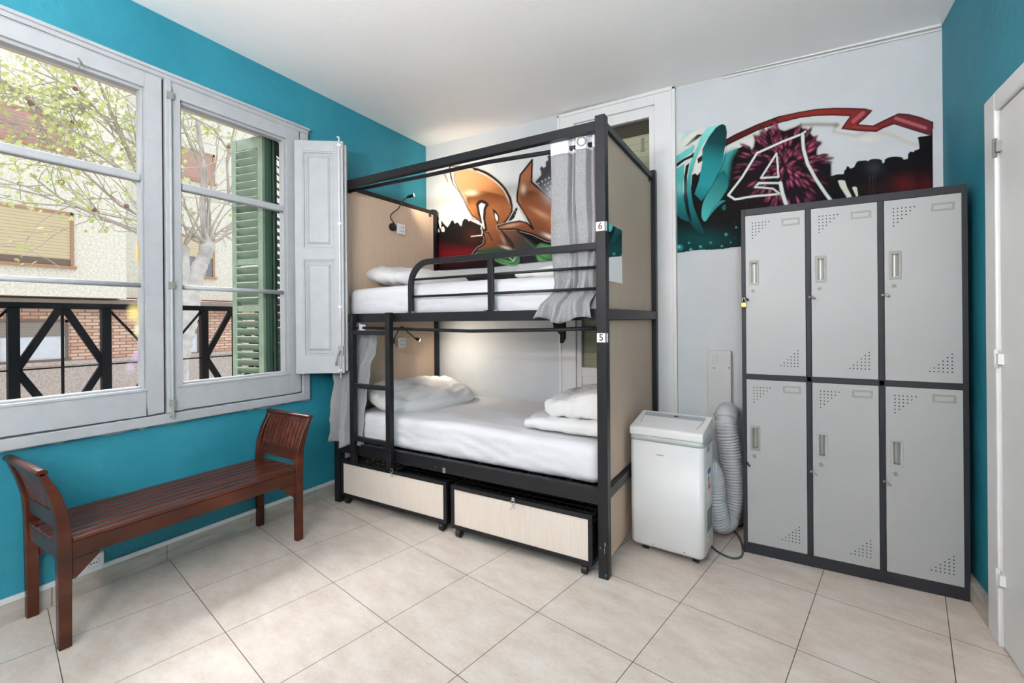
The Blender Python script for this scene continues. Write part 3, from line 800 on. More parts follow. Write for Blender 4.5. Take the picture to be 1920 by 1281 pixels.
# ---- mattresses
def mattress(z0, z1, label, seed, y0=2.165, y1=3.12, grp='white sheeted mattresses'):
    mb = MB()
    def disp(p, n):
        s = Vector((seed * 3.1, 0, 0))
        top = max(0, n.z); side = 1 - abs(n.z)
        w = fbm((p.x * .8 + seed, p.y * 2.2, p.z * 2), 3.0) * .006
        # long slanting creases on the front face
        c = math.sin(26 * (p.z * 2.2 + .35 * p.x + .12 * fbm((p.x, p.y, p.z + seed), 2.2)))
        w += (abs(c) ** .5 - .6) * .0055 * side * 1.35
        c2 = math.sin(34 * (p.z * 1.1 - .22 * p.x + .16 * fbm((p.x * .6, p.y, p.z * 2 + seed), 2.0)))
        w -= max(0, 1 - abs(c2) * 5) * .008 * side
        w += 0 * side 
        w += math.sin(p.x * 1.6 + seed) * .004 * side
        dip = -.012 * side * math.exp(-((p.z - (z0 + z1) / 2) / .04) ** 2) if n.y < -.5 else 0
        crown = .014 * top * math.sin(PI * (p.x + 2.62) / 1.85) if -2.62 < p.x < -.77 else 0
        return n * (w + crown)
    soft_box(mb, -2.625, -.785, y0, y1, z0, z1, .045, .018, disp)
    o = mb.build('mattress', M['sheet']); tag(o, label, 'mattress', None)
    return o
mattress(.420, .618, 'white sheeted mattress on the lower bunk', 1.7)
mattress(1.286, 1.478, 'white sheeted mattress on the upper bunk behind the guard rail', 5.2, 2.19, 3.10)

# ---- pillows
def pillow(c, L, W, H, rz, tilt, label, seed, mat=None, flat=.0):
    mb = MB(); n = 34; rows_t = []; rows_b = []
    def shp(u, v, s):
        # u,v in -1..1
        pu, pv = abs(u), abs(v)
        e = (1 - pu ** 3.6) * (1 - pv ** 3.6)
        h = H / 2 * max(0, e) ** .42
        cr = 1 - .10 * (pu ** 2) * (1 - pv ** 2) * 0
        x = u * W / 2 * math.sqrt(1 - .26 * v * v)
        y = v * L / 2 * math.sqrt(1 - .26 * u * u)
        w = fbm((x + seed, y * 1.3, s * 1.0), 6.0) * .018 - abs(fbm((x * 2.6 + y + seed, y * .8 + seed, s), 5.0)) * .038
        z = s * (h + w * min(1, e * 2)) - .012 * (pu ** 6 + pv ** 6) * (0)
        return Vector((x, y, z))
    R = Matrix.Rotation(rz, 3, 'Z') @ Matrix.Rotation(tilt[0], 3, 'X') @ Matrix.Rotation(tilt[1], 3, 'Y')
    for s, rows in ((1, rows_t), (-1, rows_b)):
        for i in range(n + 1):
            u = -math.cos(PI * i / n); 
            rows.append([R @ shp(u, -math.cos(PI * j / n), s) + Vector(c) for j in range(n + 1)])
    mb.strip(rows_t); mb.strip(rows_b)
    o = mb.build('pillow', M['pillow']); tag(o, label, 'pillow'); return o
pillow((-2.345, 2.62, .705), .80, .50, .17, math.radians(-16), (0, math.radians(14)), 'plump white pillow at the left end of the lower bunk', 3.3)
pillow((-2.32, 2.58, 1.568), .74, .48, .15, math.radians(-14), (0, math.radians(8)), 'white pillow at the left end of the upper bunk', 9.1)

# ---- folded duvets
def duvet(layers, label, seed, origin=None):
    mb = MB()
    for (x0, x1, y0, y1, z0, z1, r, amp, skew) in layers:
        def disp(p, n):
            t = (p.x - x0) / (x1 - x0); ty = (p.y - y0) / (y1 - y0)
            w = fbm((p.x + seed, p.y * 1.2, p.z), 5.5) * amp - abs(fbm((p.x * 1.3, p.y * 2 + seed, p.z), 7.0)) * amp * 1.3
            top = 1 if p.z > (z0 + z1) / 2 else 0
            crown = (skew * t + (amp * .9) * math.sin(PI * min(1, max(0, ty)))) * top
            return n * w + Vector((0, 0, crown))
        soft_box(mb, x0, x1, y0, y1, z0, z1, r, .016, disp)
    o = mb.build('duvet', M['pillow']); tag(o, label, 'duvet'); return o
duvet([(-1.27, -.80, 2.25, 3.02, .632, .70, .034, .012, .015), (-1.17, -.805, 2.30, 2.98, .705, .79, .042, .022, .075)], 'white duvet folded in a heap at the right end of the lower bunk', 2.2)
duvet([(-1.42, -.82, 2.40, 3.0, 1.496, 1.56, .03, .012, .02)], 'white duvet folded flat on the upper bunk behind the grey curtain', 7.2)

# ---- curtains
def curtain(name_label, path_fn, z_top, z_bot, nseg, nz, header=True, eyelets=(), thick=.003):
    mb = MB(); hd = MB(); rows = []
    for k in range(nz + 1):
        t = k / nz; rows.append([path_fn(i / nseg, t) for i in range(nseg + 1)])
    kh = max(1, int(nz * .085)) if header else 0
    mb.strip(rows[kh:])
    cu = mb.build('curtain', M['fabric'], solid=thick); 
    if header: hd.strip(rows[:kh + 1]); hd.build('header_band', M['header'], cu, solid=thick + .001)
    for (s, t) in eyelets:
        p = path_fn(s, t); a = path_fn(min(1, s + .012), t); d = (a - p).normalized(); n = Vector((d.y, -d.x, 0)).normalized()
        r = MB(); pts = [p + n * .004 + (d * math.cos(q) + Vector((0, 0, 1)) * math.sin(q)) * .021 for q in [2 * PI * j / 20 for j in range(20)]]
        rows2 = [[pt + (pt - p).normalized() * .004 * math.cos(w) + n * .003 * math.sin(w) for w in [2 * PI * j / 6 for j in range(6)]] for pt in pts]
        rows2.append(rows2[0]); r.strip(rows2, True, True); r.build('eyelet', M['handle'], cu)
    return cu
def up_path(s, t):
    # upper right curtain, gathered next to the near post
    z = 2.182 - t * .925
    x0, x1 = -1.035 + .012 * t, -.785
    if t > .8: x0 -= (t - .8) * .35
    x = x0 + (x1 - x0) * s
    # pleats: wide flat fold then two narrow deep ones
    ph = [0, .02, .40, .45, .50, .55, .60, .80, .86, .90, .95, 1.0]; am = [.02, -.022, -.024, .020, -.008, .024, -.026, -.024, .026, .028, -.02, .01]
    y = float(np.interp(s, ph, am)) * (1 - .25 * t)
    y += .012 * math.sin(18 * s + 3 * t) * t + .006 * fbm((s * 3, t * 4, 1.3), 2)
    x += .012 * math.sin(9 * t + 4 * s) * t
    y += (.012 * math.sin(15 * s + 22 * t) + .010 * math.sin(31 * s - 14 * t)) * min(1, max(0, (t - .6) * 5))
    yc = 2.180 - .012 * min(1, t * 2)
    if .45 < t: y *= .75
    if t > .855: yc -= min(.098, (t - .855) * 1.5); y *= 1; z += (.016 * math.sin(s * 8.4 + .4) - .008) * (t - .86) * 7
    y = y + yc
    if .5 < t < .88: y = max(y, 2.142)
    y += .008 * math.sin(26 * s + 5 * math.sin(6 * t)) * (max(0, t - .35) * .6)
    return Vector((x, y, z + .004 * min(1, max(0, (s - .5) * 12)) * (1 - t)))
cu = curtain('', up_path, 0, 0, 110, 60, True, [(.72, .045)])
tag(cu, 'grey fabric curtain with white header gathered beside the number 6 post, upper bunk', 'curtain')
def lo_path(s, t):
    # lower left curtain hanging out past the ladder rail
    z = 1.185 - t * .76
    xa = float(np.interp(t, [0, .15, .5, 1], [-2.60, -2.63, -2.655, -2.67])); xb = float(np.interp(t, [0, .12, .35, .7, .9, 1], [-2.40, -2.37, -2.41, -2.44, -2.43, -2.40]))
    yA = float(np.interp(t, [0, .3, 1], [2.13, 2.075, 2.055]))
    x = xa + (xb - xa) * s
    y = yA + .075 * s * (1 - t * .5) + .026 * math.sin(s * 19 + 3.5 * t + math.sin(5 * t)) * (.6 + .5 * t) + .016 * fbm((s * 3, t * 4, 4.1), 2)
    if s > .45: y += .035 * (1 - abs(t - .4))
    z += .02 * math.sin(s * 11) * t
    return Vector((x, y, z))
cu = curtain('', lo_path, 0, 0, 90, 50, False)
tag(cu, 'crumpled grey curtain tucked behind the ladder at the left of the lower bunk', 'curtain')
for x in (-2.52, -2.49, -2.44):
    r = MB(); pts = [Vector((x, 2.155 + .019 * math.cos(q), 1.203 + .019 * math.sin(q))) for q in [2 * PI * j / 16 for j in range(17)]]
    r.tube(pts, .003, 6, cap=False); r.build('curtain_ring', M['header'], cu)
ht = MB(); ht.strip([[Vector((-2.60 + .022 * i, 2.150 + .012 * math.sin(i * 1.7), 1.235 - .05 * k + .008 * math.sin(i * 2.3))) for i in range(9)] for k in range(2)])
ht.build('header_band', M['header'], cu, solid=.002)

# ---- under bed boxes
def drawer(x0, x1, yf, label, pin_u, tilt=0):
    o = thing('storage_box', ((x0 + x1) / 2, yf + .4, 0), label, 'storage box', 'rolling storage boxes under the bed')
    z0, z1 = .052, .300; t = .022
    fr = MB()
    fr.box(x0, x1, yf, yf + t, z1 - t, z1); fr.box(x0, x1, yf, yf + t, z0, z0 + t); fr.box(x0, x0 + t, yf, yf + t, z0 + t, z1 - t); fr.box(x1 - t, x1, yf, yf + t, z0 + t, z1 - t)
    yb = yf + .80
    for x in (x0, x1 - t): fr.box(x, x + t, yf + t, yb, z1 - t, z1); fr.box(x, x + t, yf + t, yb, z0, z0 + t); fr.box(x, x + t, yb - t, yb, z0 + t, z1 - t)
    fr.box(x0, x1, yb - t, yb, z1 - t, z1); fr.box(x0, x1, yb - t, yb, z0, z0 + t)
    fr.build('frame', M['black'], o, bevel=.002)
    MB().box(x0 + t, x1 - t, yf + .004, yf + .014, z0 + t, z1 - t).build('front_panel', M['ply_front'], o)
    # wire mesh sides and lid
    wm = MB()
    for i in range(int((x1 - x0) / .05)): x = x0 + t + .05 * i + .02; wm.box(x, x + .003, yf + t, yb, z1 - .012, z1 - .009)
    for i in range(15): y = yf + .05 + .05 * i; wm.box(x0, x1, y, y + .003, z1 - .009, z1 - .006)
    for x in (x0 + .008, x1 - .011):
        for i in range(15): y = yf + .05 + .05 * i; wm.box(x, x + .003, y, y + .003, z0, z1)
        for z in (.1, .15, .2, .25): wm.box(x, x + .003, yf, yb, z, z + .003)
    wm.build('wire_mesh', M['black'], o)
    MB().box(x0 + t, x1 - t, yf + t, yb - t, z0 + .004, z0 + .010).build('base_panel', M['black_plastic'], o)
    for x, y in ((x0 + .045, yf + .02), (x1 - .045, yf + .02), (x0 + .045, yb - .05), (x1 - .045, yb - .05)):
        c = MB(); c.cyl((x - .014, y, .022), (x + .014, y, .022), .022, 18); c.box(x - .018, x + .018, y - .01, y + .014, .036, .053)
        ca = c.build('caster', M['black_plastic'], o, bevel=.002)
        c = MB(); c.cyl((x - .0155, y, .022), (x - .014, y, .022), .009, 10); c.build('axle', M['chrome'], ca)
    q = on(pin_u[0], pin_u[1], 1, yf)
    c = MB(); c.box(q.x - .004, q.x + .014, yf - .008, yf, q.z + .002, q.z + .016)
    c.tube([Vector((q.x + .004 + .012 * math.cos(a), yf - .012, q.z - .008 + .012 * math.sin(a))) for a in [2 * PI * j / 14 for j in range(15)]], .002, 6, cap=False)
    c.tube([(q.x, yf - .012, q.z - .02), (q.x + .004, yf - .012, q.z - .03), (q.x - .012, yf - .01, q.z - .048)], .0022, 6)
    c.tube([(q.x + .004, yf - .012, q.z - .03), (q.x + .012, yf - .01, q.z - .042)], .0022, 6)
    c.build('latch_pin', M['chrome'], o)
    return o
drawer(-2.625, -1.705, 2.112, 'left storage box under the bunk, pale front in a black frame', (736, 880))
drawer(-1.655, -.795, 2.095, 'right storage box under the bunk, pale front in a black frame beside the near post', (962, 938))

# ---- reading lamps and sockets on the left end panel
xw = BX0 + .046
def lamp(yc, zc, neck, label, hd):
    o = thing('reading_lamp', (xw, yc, zc), label, 'lamp')
    b = MB(); b.cyl((xw, yc, zc), (xw + .022, yc, zc), .031, 28); b.cyl((xw + .022, yc, zc), (xw + .027, yc, zc), .024, 24)
    b.build('base', M['black_plastic'], o, bevel=.002)
    n = MB(); n.tube(neck, .0042, 8); n.build('gooseneck', M['black_plastic'], o)
    a, c = Vector(hd[0]), Vector(hd[1])
    h = MB(); h.tube([a, a.lerp(c, .25), a.lerp(c, .3), c], [.008, .008, .0125, .0125], 16); ho = h.build('lamp_head', M['black_plastic'], o)
    d = (c - a).normalized(); l = MB(); l.cyl(c + d * .0002, c + d * .0016, .0105, 16); l.build('bulb', M['bulb'], ho)
    return o
def bez(ps, n=20):
    ps = [Vector(p) for p in ps]; out = []
    N = len(ps)
    for i in range(N - 1):
        p0, p1, p2, p3 = ps[max(i - 1, 0)], ps[i], ps[i + 1], ps[min(i + 2, N - 1)]
        for k in range(n // (N - 1) + 1):
            t = k / (n // (N - 1) + 1)
            out.append(.5 * ((2 * p1) + (-p0 + p2) * t + (2 * p0 - 5 * p1 + 4 * p2 - p3) * t * t + (-p0 + 3 * p1 - 3 * p2 + p3) * t ** 3))
    out.append(ps[-1]); return out
xa = xw + .10
nk = bez([(xw + .02, 2.640, 2.02), tuple(on(732, 405, 0, xw + .03)), tuple(on(747, 391, 0, xw + .06)), tuple(on(754, 378, 0, xw + .08)), tuple(on(763, 370, 0, xa))], 24)
h1 = on(763, 370, 0, xa); h2 = on(776, 366, 0, xa + .045)
lamp(2.628, 1.995, nk, 'black gooseneck reading lamp at the upper bunk, pointing to the mural', (h1, h2))
h3 = on(778, 634, 0, xa); h4 = on(787, 638, 0, xa + .03)
nk2 = bez([(xw + .02, 2.625, 1.115), tuple(on(752, 613, 0, xw + .05)), tuple(on(766, 624, 0, xw + .08)), tuple(h3)], 20)
lamp(2.605, 1.096, nk2, 'lit gooseneck reading lamp at the lower bunk', (h3, h4))
def socket(yc, zc, label):
    o = thing('wall_socket', (xw, yc, zc), label, 'socket')
    b = MB().box(xw, xw + .018, yc - .041, yc + .041, zc - .041, zc + .041).build('socket_plate', M['plastic'], o, bevel=.004)
    h = MB()
    for dy, dz, w, l in ((-.017, .018, .004, .002), (-.003, .018, .004, .002), (.014, .018, .002, .006), (.020, .018, .002, .004), (-.005, 0, .0015, .006), (-.017, -.018, .004, .002), (-.003, -.018, .004, .002), (.014, -.018, .002, .006), (.020, -.018, .002, .004)):
        h.box(xw + .018, xw + .0186, yc + dy - w, yc + dy + w, zc + dz - l, zc + dz + l)
    h.build('socket_holes', M['hole'], o)
socket(2.722, 1.992, 'white power socket beside the upper reading lamp on the bed panel')
socket(2.716, 1.079, 'white power socket beside the lower reading lamp on the bed panel')

# double socket on the skirting behind the bench
o = thing('wall_socket', (XL, .83, .13), 'white double power socket low on the blue wall behind the bench leg', 'socket')
MB().box(XL, XL + .022, .735, .882, .092, .172).build('socket_plate', M['plastic'], o, bevel=.006)
for yc in (.775, .842):
    r = MB(); r.cyl((XL + .022, yc, .132), (XL + .024, yc, .132), .027, 28); r.cyl((XL + .024, yc, .132), (XL + .0245, yc, .132), .024, 24)
    ro = r.build('socket_ring', M['plastic'], o)
    h = MB()
    for dy in (-.011, 0, .011): h.cyl((XL + .0245, yc + dy, .132), (XL + .0252, yc + dy, .132), .0032, 10)
    h.build('socket_holes', M['hole'], ro)
    h = MB(); h.tube([Vector((XL + .0245, yc + .0215 * math.cos(a), .132 + .0215 * math.sin(a))) for a in [2 * PI * j / 24 for j in range(25)]], .0008, 5, cap=False)
    h.build('ring_groove', M['greytext'], ro)

# ------------------------------------------------------------------ BENCH
BN = thing('bench', (-2.585, 1.14, 0), 'dark reddish wooden slatted bench with curved slatted arms under the window', 'bench')
BCE = [(0, 0), (0, .20), (0, .33), (.001, .42), (.004, .47), (.010, .526), (.034, .606), (.058, .66), (.073, .697)]
BWD = [.019, .020, .022, .022, .021, .020, .018, .015, .012]
def base_y(s): return 1.632 if s > 0 else .637
def spine(s, z): return base_y(s) + s * (.86 if s < 0 else 1) * float(np.interp(z, [c[1] for c in BCE], [c[0] for c in BCE]))
def leg_profile(s):
    zs = [0, .20, .33] + [.36 + .337 * k / 16 for k in range(17)]
    w = lambda z: float(np.interp(z, [c[1] for c in BCE], BWD))
    out = [(spine(s, z) + s * w(z), z) for z in zs]; inn = [(spine(s, z) - s * w(z), z - (.005 if z > .65 else 0)) for z in zs]
    return (out + inn[::-1]) if s > 0 else (inn + out[::-1])
for s in (-1, 1):
    for xa_, xb_ in ((-2.793, -2.760), (-2.413, -2.378)):
        MB().prism(leg_profile(s), 0, xa_, xb_).build('leg', M['bench'], BN, bevel=.004, seg=3)
    # arm rest: top roll, lower rail, slats
    mb = MB(); y = spine(s, .69)
    prof = [(y + s * (.003 + .018 * math.cos(a)), .694 + .013 * math.sin(a)) for a in [2 * PI * k / 16 for k in range(16)]]
    mb.prism(prof if s > 0 else prof[::-1], 0, -2.793, -2.378, True)
    top = [(spine(s, z) + s * .010, z) for z in (.662, .675, .69)] + [(spine(s, z) - s * .010, z) for z in (.69, .675, .662)]
    mb.prism(top if s > 0 else top[::-1], 0, -2.760, -2.413)
    am = mb.build('arm_rail', M['bench'], BN, bevel=.002)
    lowp = [(spine(s, z) + s * .010, z) for z in (.455, .49, .52)] + [(spine(s, z) - s * .010, z) for z in (.52, .49, .455)]
    MB().prism(lowp if s > 0 else lowp[::-1], 0, -2.760, -2.413).build('arm_rail', M['bench'], BN, bevel=.002)
    for k in range(10):
        xc = -2.760 + (k + .5) * (.347 / 10)
        zs = (.515, .54, .57, .60, .64, .67)
        p = [(spine(s, z) + s * .006, z) for z in zs] + [(spine(s, z) - s * .006, z) for z in zs[::-1]]
        MB().prism(p if s > 0 else p[::-1], 0, xc - .0118, xc + .0118).build('arm_slat', M['bench_seat'], BN, bevel=.002)
    mb = MB(); yy = base_y(s)
    mb.box(-2.760, -2.413, yy - .012, yy + .012, .335, .398); mb.build('end_apron', M['bench'], BN, bevel=.003)
for xa_ in (-2.785, -2.405):
    MB().box(xa_, xa_ + .022, .657, 1.612, .335, .400).build('apron', M['bench'], BN, bevel=.003)
    for s, yy in ((-1, .659), (1, 1.610)):
        y2 = yy - s * .085
        p = [(yy, .335), (yy, .255), (yy - s * .01, .255), (y2, .325), (y2, .335)]
        MB().prism(p if s > 0 else p[::-1], 0, xa_ + .001, xa_ + .021).build('corner_brace', M['bench'], BN, bevel=.002)
for k in range(8):
    x0 = -2.793 + .003 + k * .0523
    w = .0425
    y0_, y1_ = (.622, 1.650)
    if k in (0, 7): pass
    MB().box(x0, x0 + w, y0_ if 0 < k < 7 else .660, y1_ if 0 < k < 7 else 1.609, .401, .415).build('seat_slat', M['bench_seat'], BN, bevel=.003)

# ------------------------------------------------------------------ LOCKERS
LK = thing('locker_cabinet', (.262, 2.95, 0), 'light grey metal locker cabinet with six doors in a dark frame', 'locker')
lx0, lx1, ly0, ly1, lz1 = -.181, .707, 2.732, 3.182, 1.832
cols = [(-.160, .107), (.133, .394), (.420, .686)]; rows_ = [(.060, .926), (.956, 1.794)]
mb = MB(); mb.box(lx0, lx0 + .02, ly0, ly1, 0, lz1); mb.box(lx1 - .02, lx1, ly0, ly1, 0, lz1)
mb.box(lx0 + .02, lx1 - .02, ly0 + .0005, ly1, lz1 - .036, lz1); mb.box(lx0 + .02, lx1 - .02, ly0 + .001, ly1, 0, .056)
mb.box(lx0 + .02, lx1 - .02, ly0 + .0005, ly0 + .4, .928, .954)
for a, b in ((.109, .131), (.396, .418)): mb.box(a, b, ly0 + .0005, ly1, .056, lz1 - .036)
mb.box(lx0 + .02, lx1 - .02, ly1 - .006, ly1, .056, lz1 - .036)
mb.build('body', M['locker_frame'], LK, bevel=.0015)
def frame_ring(mb, xa, xb, za, zb, t, y0, y1):
    mb.box(xa, xb, y0, y1, zb - t, zb); mb.box(xa, xb, y0, y1, za, za + t); mb.box(xa, xa + t, y0, y1, za + t, zb - t); mb.box(xb - t, xb, y0, y1, za + t, zb - t)
for ci, (a, b) in enumerate(cols):
    for ri, (z0, z1) in enumerate(rows_):
        hx0, hx1 = a + .017, a + .061
        zc = (1.492 if ri else .617); hz0, hz1 = zc - .066, zc + .066
        ix0, ix1, iz0, iz1 = hx0 + .010, hx1 - .010, hz0 + .014, hz1 - .014
        yd0, yd1 = ly0 - .002, ly0 + .016
        d = MB()
        d.box(a, ix0, yd0, yd1, z0, z1); d.box(ix1, b, yd0, yd1, z0, z1); d.box(ix0, ix1, yd0, yd1, z0, iz0); d.box(ix0, ix1, yd0, yd1, iz1, z1)
        do = d.build('door', M['locker_door'], LK)
        h = MB(); frame_ring(h, hx0, hx1, hz0, hz1, .010, yd0 - .003, yd0 + .001)
        ho = h.build('handle', M['handle'] if not (ri == 0 and ci > 0) else M['locker_door'], do, bevel=.0015)
        h = MB(); h.strip([[Vector((ix0 + (ix1 - ix0) * j / 8, ly0 + .003 + .020 * math.sin(PI * j / 8) ** .6, z)) for j in range(9)] for z in (iz0, iz1)], True)
        h.build('handle_recess', M['recess'], ho)
        k = MB(); lc = (hx0 + .017, zc - .097)
        k.cyl((lc[0], yd0 - .004, lc[1]), (lc[0], yd0 + .002, lc[1]), .0105, 24); k.cyl((lc[0], yd0 - .006, lc[1]), (lc[0], yd0 - .004, lc[1]), .0075, 20)
        ko = k.build('lock', M['handle'], do)
        k = MB(); k.box(lc[0] - .001, lc[0] + .001, yd0 - .0068, yd0 - .006, lc[1] - .004, lc[1] + .004); k.build('keyhole', M['hole'], ko)
        n = MB(); nx1 = b - .022; nx0 = nx1 - .078; nz1 = z1 - .030 - (.004 if ri else -.006); nz0 = nz1 - .036
        frame_ring(n, nx0, nx1, nz0, nz1, .008, yd0 - .0025, yd0 + .001); n.build('label_holder', M['handle'], do, bevel=.001)
        v = MB(); v2 = MB()
        for r in range(6):
            for c_ in range(6 - r):
                x = a + .034 + c_ * .0150; z = z1 - .040 - r * .0160
                v.cyl((x, yd0 - .0003, z), (x, yd0 + .001, z), .0029, 8)
                x = b - .034 - c_ * .0150; z = z0 + .048 + r * .0160
                v2.cyl((x, yd0 - .0003, z), (x, yd0 + .001, z), .0029, 8)
        v.build('vent_holes', M['hole'], do); v2.build('vent_holes', M['hole'], do)
        # hasp
        hs = MB(); hzc = zc - .137; hs.box(a - .013, a + .006, yd0 - .004, yd0 + .0, hzc - .005, hzc + .005)
        hs.tube([(a - .004, yd0 - .002, hzc), (a + .002, yd0 - .016, hzc + .002), (a + .008, yd0 - .020, hzc - .006), (a + .016, yd0 - .018, hzc - .010)], [.006, .005, .006, .0035], 8)
        hs.build('hasp', M['handle'] if not ci == 0 else M['locker_frame'], do, bevel=.001)
pd = thing('padlock', (-.168, 2.715, 1.31), 'small brass padlock hanging on the upper left locker door', 'padlock')
p = MB(); p.box(-.181, -.157, 2.708, 2.720, 1.310, 1.334); p.build('body', M['brass'], pd, bevel=.002)
p = MB(); p.tube([(-.176, 2.714, 1.333), (-.176, 2.714, 1.350), (-.1735, 2.714, 1.357), (-.169, 2.714, 1.360), (-.1645, 2.714, 1.357), (-.162, 2.714, 1.350), (-.162, 2.714, 1.333)], .0022, 8); p.build('shackle', M['chrome'], pd)

# ------------------------------------------------------------------ AIR CONDITIONER
AC = thing('air_conditioner', (-.53, 2.56, 0), 'white portable air conditioner with grey band on small wheels between bed and lockers', 'air conditioner')
fl = Vector((-.718, 2.472, 0)); fr_ = Vector((-.338, 2.442, 0)); ux = (fr_ - fl).normalized(); uy = Vector((-ux.y, ux.x, 0)); Wd = (fr_ - fl).length
def A(x, y, z): return fl + ux * x + uy * y + Vector((0, 0, z))
def rrect(x0, x1, y0, y1, r, n=6):
    out = []
    for cx_, cy_, a0 in ((x1 - r, y0 + r, -PI / 2), (x1 - r, y1 - r, 0), (x0 + r, y1 - r, PI / 2), (x0 + r, y0 + r, PI)):
        for k in range(n + 1): a = a0 + PI / 2 * k / n; out.append((cx_ + r * math.cos(a), cy_ + r * math.sin(a)))
    return out
def loft(mb, secs, cap0=True, cap1=True, smooth=True):
    rows = [[A(x, y, z) for x, y in pr] for pr, z in secs]
    mb.strip(rows, smooth, True)
    if cap0: mb.add(rows[0], [tuple(range(len(rows[0])))[::-1]])
    if cap1: mb.add(rows[-1], [tuple(range(len(rows[-1])))])
DP = .235
b = MB(); loft(b, [(rrect(.012, Wd - .012, .012, DP, .025), .035), (rrect(0, Wd, 0, DP, .03), .05), (rrect(0, Wd, 0, DP, .03), .600)])
b.build('housing', M['ac_body'], AC)
b = MB(); loft(b, [(rrect(-.001, Wd + .001, -.001, DP + .001, .031), .600), (rrect(-.001, Wd + .001, -.001, DP + .001, .031), .628)])
b.build('grey_band', M['ac_grey'], AC)
TZ = [(0, .628), (0, .664), (.010, .672), (.205, .716), (DP - .006, .719), (DP, .712), (DP, .628)]
b = MB(); n_ = len(TZ)
b.add([A(x, y, z) for x in (.001, Wd - .001) for y, z in TZ], [tuple(range(n_))[::-1], tuple(range(n_, 2 * n_))] + [(i, (i + 1) % n_, n_ + (i + 1) % n_, n_ + i) for i in range(n_)])
b.build('top_cover', M['ac_body'], AC, bevel=.014, seg=4)
def TP(x, y, off=.001): return A(x, y, float(np.interp(y, [q_[0] for q_ in TZ[1:5]], [q_[1] for q_ in TZ[1:5]])) + off)
b = MB()
for x0, x1 in ((.044, .030), (Wd - .044, Wd - .030)): b.tube([TP(x0, .055, .0005), TP(x1, .150, .0005)], .0012, 6)
b.build('flap_gap', M['cable'], AC)
b = MB(); b.add([TP(.030, .155), TP(Wd - .030, .155), TP(Wd - .026, .198), TP(.026, .198)], [(0, 1, 2, 3)])
po = b.build('control_panel', plain('panel_grey', (150, 158, 162), .35), AC, solid=.001)
b = MB()
for x in [.08, .1, .12, .14, .16, .24, .26, .28]: b.add([TP(x, .173, .002), TP(x + .007, .173, .002), TP(x + .007, .180, .002), TP(x, .180, .002)], [(0, 1, 2, 3)])
b.build('buttons', M['greytext'], po)
b = MB(); b.add([TP(.19, .170, .0021), TP(.216, .170, .0021), TP(.216, .184, .0021), TP(.19, .184, .0021)], [(0, 1, 2, 3)]); b.build('display', M['hole'], po)
lg = MB(); lg.obox(A(.165, -.0008, .535), ux, uy, (0, 0, 1), .019, .0006, .0022)
lg.build('logo', M['greytext'], AC)
for x, y in ((.07, .05), (Wd - .05, .05), (.07, DP - .05), (Wd - .05, DP - .05)):
    c = MB(); c.cyl(A(x - .014, y, .018), A(x + .014, y, .018), .018, 16); c.obox(A(x, y, .034), ux, uy, (0, 0, 1), .018, .018, .006); c.build('caster', M['black_plastic'], AC)
MB().obox(A(Wd / 2, DP / 2, .032), ux, uy, (0, 0, 1), Wd / 2 - .03, DP / 2 - .03, .006).build('base_tray', M['black_plastic'], AC)
sc = MB()
for x in (.125, .285): sc.cyl(A(x, -.001, .056), A(x, .004, .056), .004, 10)
sc.build('screws', M['handle'], AC)
# side: handle recess, labels
hr = MB(); hr.obox(A(Wd - .0005, .11, .575), ux, uy, (0, 0, 1), .0012, .03, .014); hr.build('side_grip', M['ac_grey'], AC)
def side_lab(name, mat, y0, y1, z0, z1, e=.0006): return MB().obox(A(Wd + e, (y0 + y1) / 2, (z0 + z1) / 2), ux, uy, (0, 0, 1), .0005, (y1 - y0) / 2, (z1 - z0) / 2).build(name, mat, AC)
side_lab('energy_label', M['paper'], .085, .155, .30, .475)
side_lab('energy_label_header', M['blue'], .087, .153, .448, .473, .0012)
for i, (mt, w) in enumerate(((M['green'], .03), (M['green'], .034), (M['yellow'], .038), (M['yellow'], .042), (M['orange'], .047), (M['red'], .052))):
    side_lab('energy_label_bar', mt, .09, .09 + w, .425 - i * .011, .433 - i * .011, .0012)
side_lab('rating_plate', plain('plate_grey', (130, 134, 138), .5), .075, .185, .15, .265)
side_lab('warning_label', M['paper'], .09, .135, .10, .14); side_lab('warning_sign', M['yellow'], .1, .125, .108, .13, .0012)

# exhaust hose
HS = MB(); hp = bez([A(.30, DP + .01, .42), A(.335, DP + .07, .415), A(.355, DP + .12, .33), A(.36, DP + .14, .20), A(.375, DP + .19, .085), A(.405, DP + .27, .085), A(.425, DP + .31, .20), A(.42, DP + .32, .35), A(.405, DP + .325, .48), A(.39, DP + .325, .58), A(.385, DP + .35, .655), A(.385, DP + .42, .675)], 330)
# resample evenly for the ribs
cum = [0]
for i in range(1, len(hp)): cum.append(cum[-1] + (hp[i] - hp[i - 1]).length)
tot = cum[-1]; N = 460; pts = []; rs = []; j = 0
for i in range(N):
    s = tot * i / (N - 1)
    while j < len(cum) - 2 and cum[j + 1] < s: j += 1
    t = (s - cum[j]) / max(1e-9, cum[j + 1] - cum[j]); pts.append(hp[j].lerp(hp[j + 1], min(1, t)))
    rs.append(.060 + .0035 * math.sin(2 * PI * s / .0165))
HS.tube(pts, rs, 26)
ho = HS.build('exhaust_hose', M['hose']); tag(ho, 'grey ribbed exhaust hose looping behind the air conditioner', 'hose')
cb = MB(); cb.tube([p + Vector((0, 0, 0)) for p in pts[-34:]], .066, 26); cb.build('hose_collar', M['hose'], ho)
